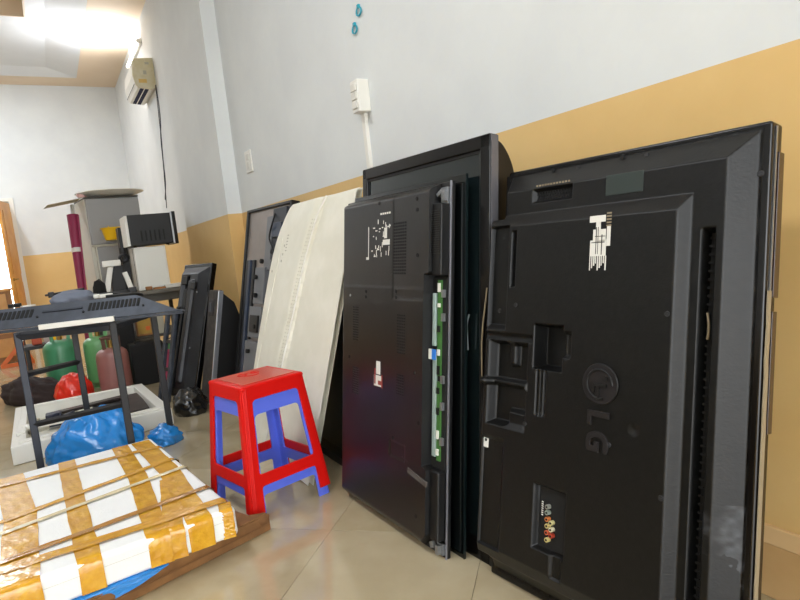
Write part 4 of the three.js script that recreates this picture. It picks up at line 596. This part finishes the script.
// far left of the room
{ const t = thing('low_table', 'low black table with packets at the far left of the room', 'table', [-0.25, 0, -8.1]); mesh('table_top', span(-0.13, 0.27, 0.26, 0.3, -0.2, 0.15, 0.004), M.black, t); for (const [x, z] of [[-0.1, 0.12], [0.24, 0.12], [-0.1, -0.17], [0.24, -0.17]]) mesh('leg', bar([x, 0, z], [x, 0.26, z], 0.035, 0.035), M.black, t); mesh('back_post', bar([-0.12, 0, -0.17], [-0.12, 0.62, -0.17], 0.02, 0.02), M.rust, t); }
tag(mesh('packet', [rb(0.1, 0.2, 0.05, 0.01, -0.24, 0.4, -8.08), rb(0.06, 0.08, 0.052, 0.01, -0.24, 0.4, -8.08)], std(0xc8532e, 0.5)), 'orange red packet on the low black table', 'packet');
tag(mesh('packet', rb(0.08, 0.17, 0.05, 0.01, -0.13, 0.385, -8.08), std(0xb9a8a4, 0.5)), 'pale grey packet on the low black table', 'packet');
{ const t = thing('bottle', 'round yellow bottle on the right of the low black table', 'bottle', [-0.035, 0.3, -8.04]); mesh('body', lathe([[0.001, 0], [0.05, 0.005], [0.058, 0.06], [0.05, 0.11], [0.02, 0.14], [0.02, 0.16], [0.001, 0.16]], 24), M.yellow, t); mesh('cap', cyl(0.022, 0.022, 0.03, 0, 0.17, 0), M.paper, t); }
{ const t = thing('floor_jack', 'orange folding stand on the floor left of the low black table', 'stand', [-0.52, 0, -8.9]); mesh('foot_bar', bar([-0.16, 0.02, 0.1], [0.2, 0.02, 0.05], 0.05, 0.04), M.orangeTool, t); mesh('strut', bar([-0.14, 0.03, 0.09], [0.08, 0.26, 0.05], 0.05, 0.03), M.orangeTool, t); mesh('strut', bar([0.18, 0.03, 0.05], [0.09, 0.28, 0.05], 0.04, 0.03), M.orangeTool, t); }
{ const t = thing('wooden_cabinet', 'low wooden cabinet with drawers at the left edge before the doorway', 'cabinet', [-0.95, 0, -9.3]); mesh('case', span(-0.5, 0.46, 0, 0.93, -0.45, 0.0, 0.006), M.woodDark, t); mesh('top', span(-0.52, 0.48, 0.93, 0.96, -0.47, 0.03, 0.005), M.wood, t); for (const y of [0.08, 0.38, 0.66]) { const dr = mesh('drawer', span(-0.46, 0.42, y, y + 0.24, 0, 0.016, 0.004), M.wood, t); mesh('drawer_pull', rb(0.12, 0.014, 0.02, 0.004, 0.2, y + 0.12, 0.026), M.brass, dr); } }

// dark shelves added out of view by the left wall, darkening reflections and low light
for (const [z, w, h, l] of [[-1.2, 1.5, 1.25, 'added dark shelf unit along the left wall nearest the shop front'], [-3.2, 1.7, 1.15, 'added dark shelf unit along the left wall in the middle'], [-5.4, 1.6, 1.2, 'added dark shelf unit along the left wall nearest the doorway']]) {
  const t = thing('added_shelf_unit', l, 'shelf', [X0 + 0.02, 0, z]);
  mesh('carcass', [span(0, 0.02, 0, h, -w / 2, w / 2), span(0, 0.5, 0, h, -w / 2, -w / 2 + 0.03), span(0, 0.5, 0, h, w / 2 - 0.03, w / 2), span(0, 0.5, h - 0.03, h, -w / 2, w / 2)], M.bench, t);
  for (const y of [0.08, 0.45, 0.82]) mesh('shelf_board', span(0.02, 0.5, y, y + 0.025, -w / 2 + 0.03, w / 2 - 0.03), M.bench, t);
  for (const [y, k] of [[0.105, 3], [0.475, 4]]) for (let i = 0; i < k; i++) mesh('added_dark_set', rb(0.4, 0.3, (w - 0.3) / k, 0.02, 0.27, y + 0.15, -w / 2 + 0.15 + (i + 0.5) * (w - 0.3) / k), M.black, t);
}
// ---------------------------------------------------------------- on the walls
{
  const t = thing('air_conditioner', 'yellowed wall air conditioner with dark blue louvres high on the right wall', 'air conditioner', [X1, 3.4, -8.7]);
  const prof = [[0, 0.02], [0, 0.39], [-0.22, 0.375], [-0.255, 0.34], [-0.272, 0.17], [-0.25, 0.05], [-0.228, 0.012], [-0.05, -0.01]];
  mesh('body', prism(prof, 0.88, 0).translate(0, 0, -0.9), M.whitePlastic, t);
  mesh('end_cap', prism(prof.map(([x, y]) => [x, y]), 0.03, 0.004).translate(0, 0, -0.025), M.yellowed, t);
  mesh('front_seam', bar([-0.262, 0.06, -0.9], [-0.262, 0.06, -0.04], 0.004, 0.008), M.bench, t);
  for (const [x, y] of [[-0.172, 0.0075], [-0.112, -0.0005]]) mesh('louvre', rb(0.048, 0.008, 0.84, 0.003, x, y, -0.47, 0, 0, -0.12), M.navy, t);
  mesh('end_mark', [bx(0.05, 0.03, 0.001, -0.08, 0.32, 0.0095), bx(0.04, 0.05, 0.001, -0.12, 0.2, 0.0095)], M.creamDark, t); mesh('end_stain', bx(0.1, 0.05, 0.0008, -0.16, 0.09, 0.0095), std(0xd8b468, 0.6), t);
}
tag(mesh('power_cable', [tube([[X1 - 0.02, 3.42, -8.62], [X1 - 0.008, 3.1, -8.76], [X1 - 0.008, 2.75, -8.84], [X1 - 0.008, 2.5, -8.93], [X1 - 0.008, 2.2, -9.0], [X1 - 0.008, 1.97, -9.22]], 0.0055, 60, 8), tube([[X1 - 0.02, 3.42, -8.6], [X1 - 0.008, 3.15, -8.66], [X1 - 0.008, 2.95, -8.72], [X1 - 0.01, 2.8, -8.84], [X1 - 0.008, 2.4, -8.98], [X1 - 0.008, 1.85, -9.2]], 0.005, 60, 8)], M.cable), 'dark twin cable hanging down the wall from the air conditioner', 'cable');
{ const t = thing('junction_box', 'white switch box on the right wall above the tall black television', 'switch box', [X1, 1.852, -2.902]); mesh('box_body', span(-0.071, 0, -0.083, 0.083, -0.042, 0.042, 0.006), M.whitePlastic, t); for (const y of [-0.045, 0.0, 0.045]) mesh('rocker', span(-0.078, -0.07, y - 0.018, y + 0.018, -0.028, 0.028, 0.003), M.paper, t); }
tag(mesh('cable_conduit', rb(0.022, 0.62, 0.036, 0.003, X1 - 0.0115, 1.459, -2.926), M.whitePlastic), 'white cable trunking running down from the switch box', 'trunking');
{ const t = thing('wall_switch', 'small white switch plate beside the pilaster', 'switch', [X1, 1.855, -5.075]); mesh('plate', span(-0.012, 0, -0.09, 0.09, -0.085, 0.085, 0.004), M.whitePlastic, t); mesh('rocker', span(-0.018, -0.012, -0.06, -0.005, -0.03, 0.03, 0.002), M.paper, t); mesh('rocker', span(-0.018, -0.012, 0.01, 0.06, -0.03, 0.03, 0.002), M.paper, t); }
for (const [y, z, l] of [[2.285, -2.87, 'upper of two teal drop shaped wall hooks'], [2.216, -2.935, 'lower of two teal drop shaped wall hooks']]) {
  const t = thing('wall_hook', l, 'hook', [X1, y, z]);
  mesh('loop', tube([[-0.008, 0.018, 0], [-0.008, 0.006, 0.021], [-0.008, -0.012, 0.026], [-0.008, -0.025, 0], [-0.008, -0.012, -0.026], [-0.008, 0.006, -0.021]], 0.0048, 40, 8, true), M.teal, t); mesh('tab', span(-0.014, 0, 0.012, 0.03, -0.01, 0.01, 0.003), M.teal, t);
}
scene.traverse((o) => { if (o.isMesh) o.castShadow = o.receiveShadow = true; });
renderer.render(scene, camera);
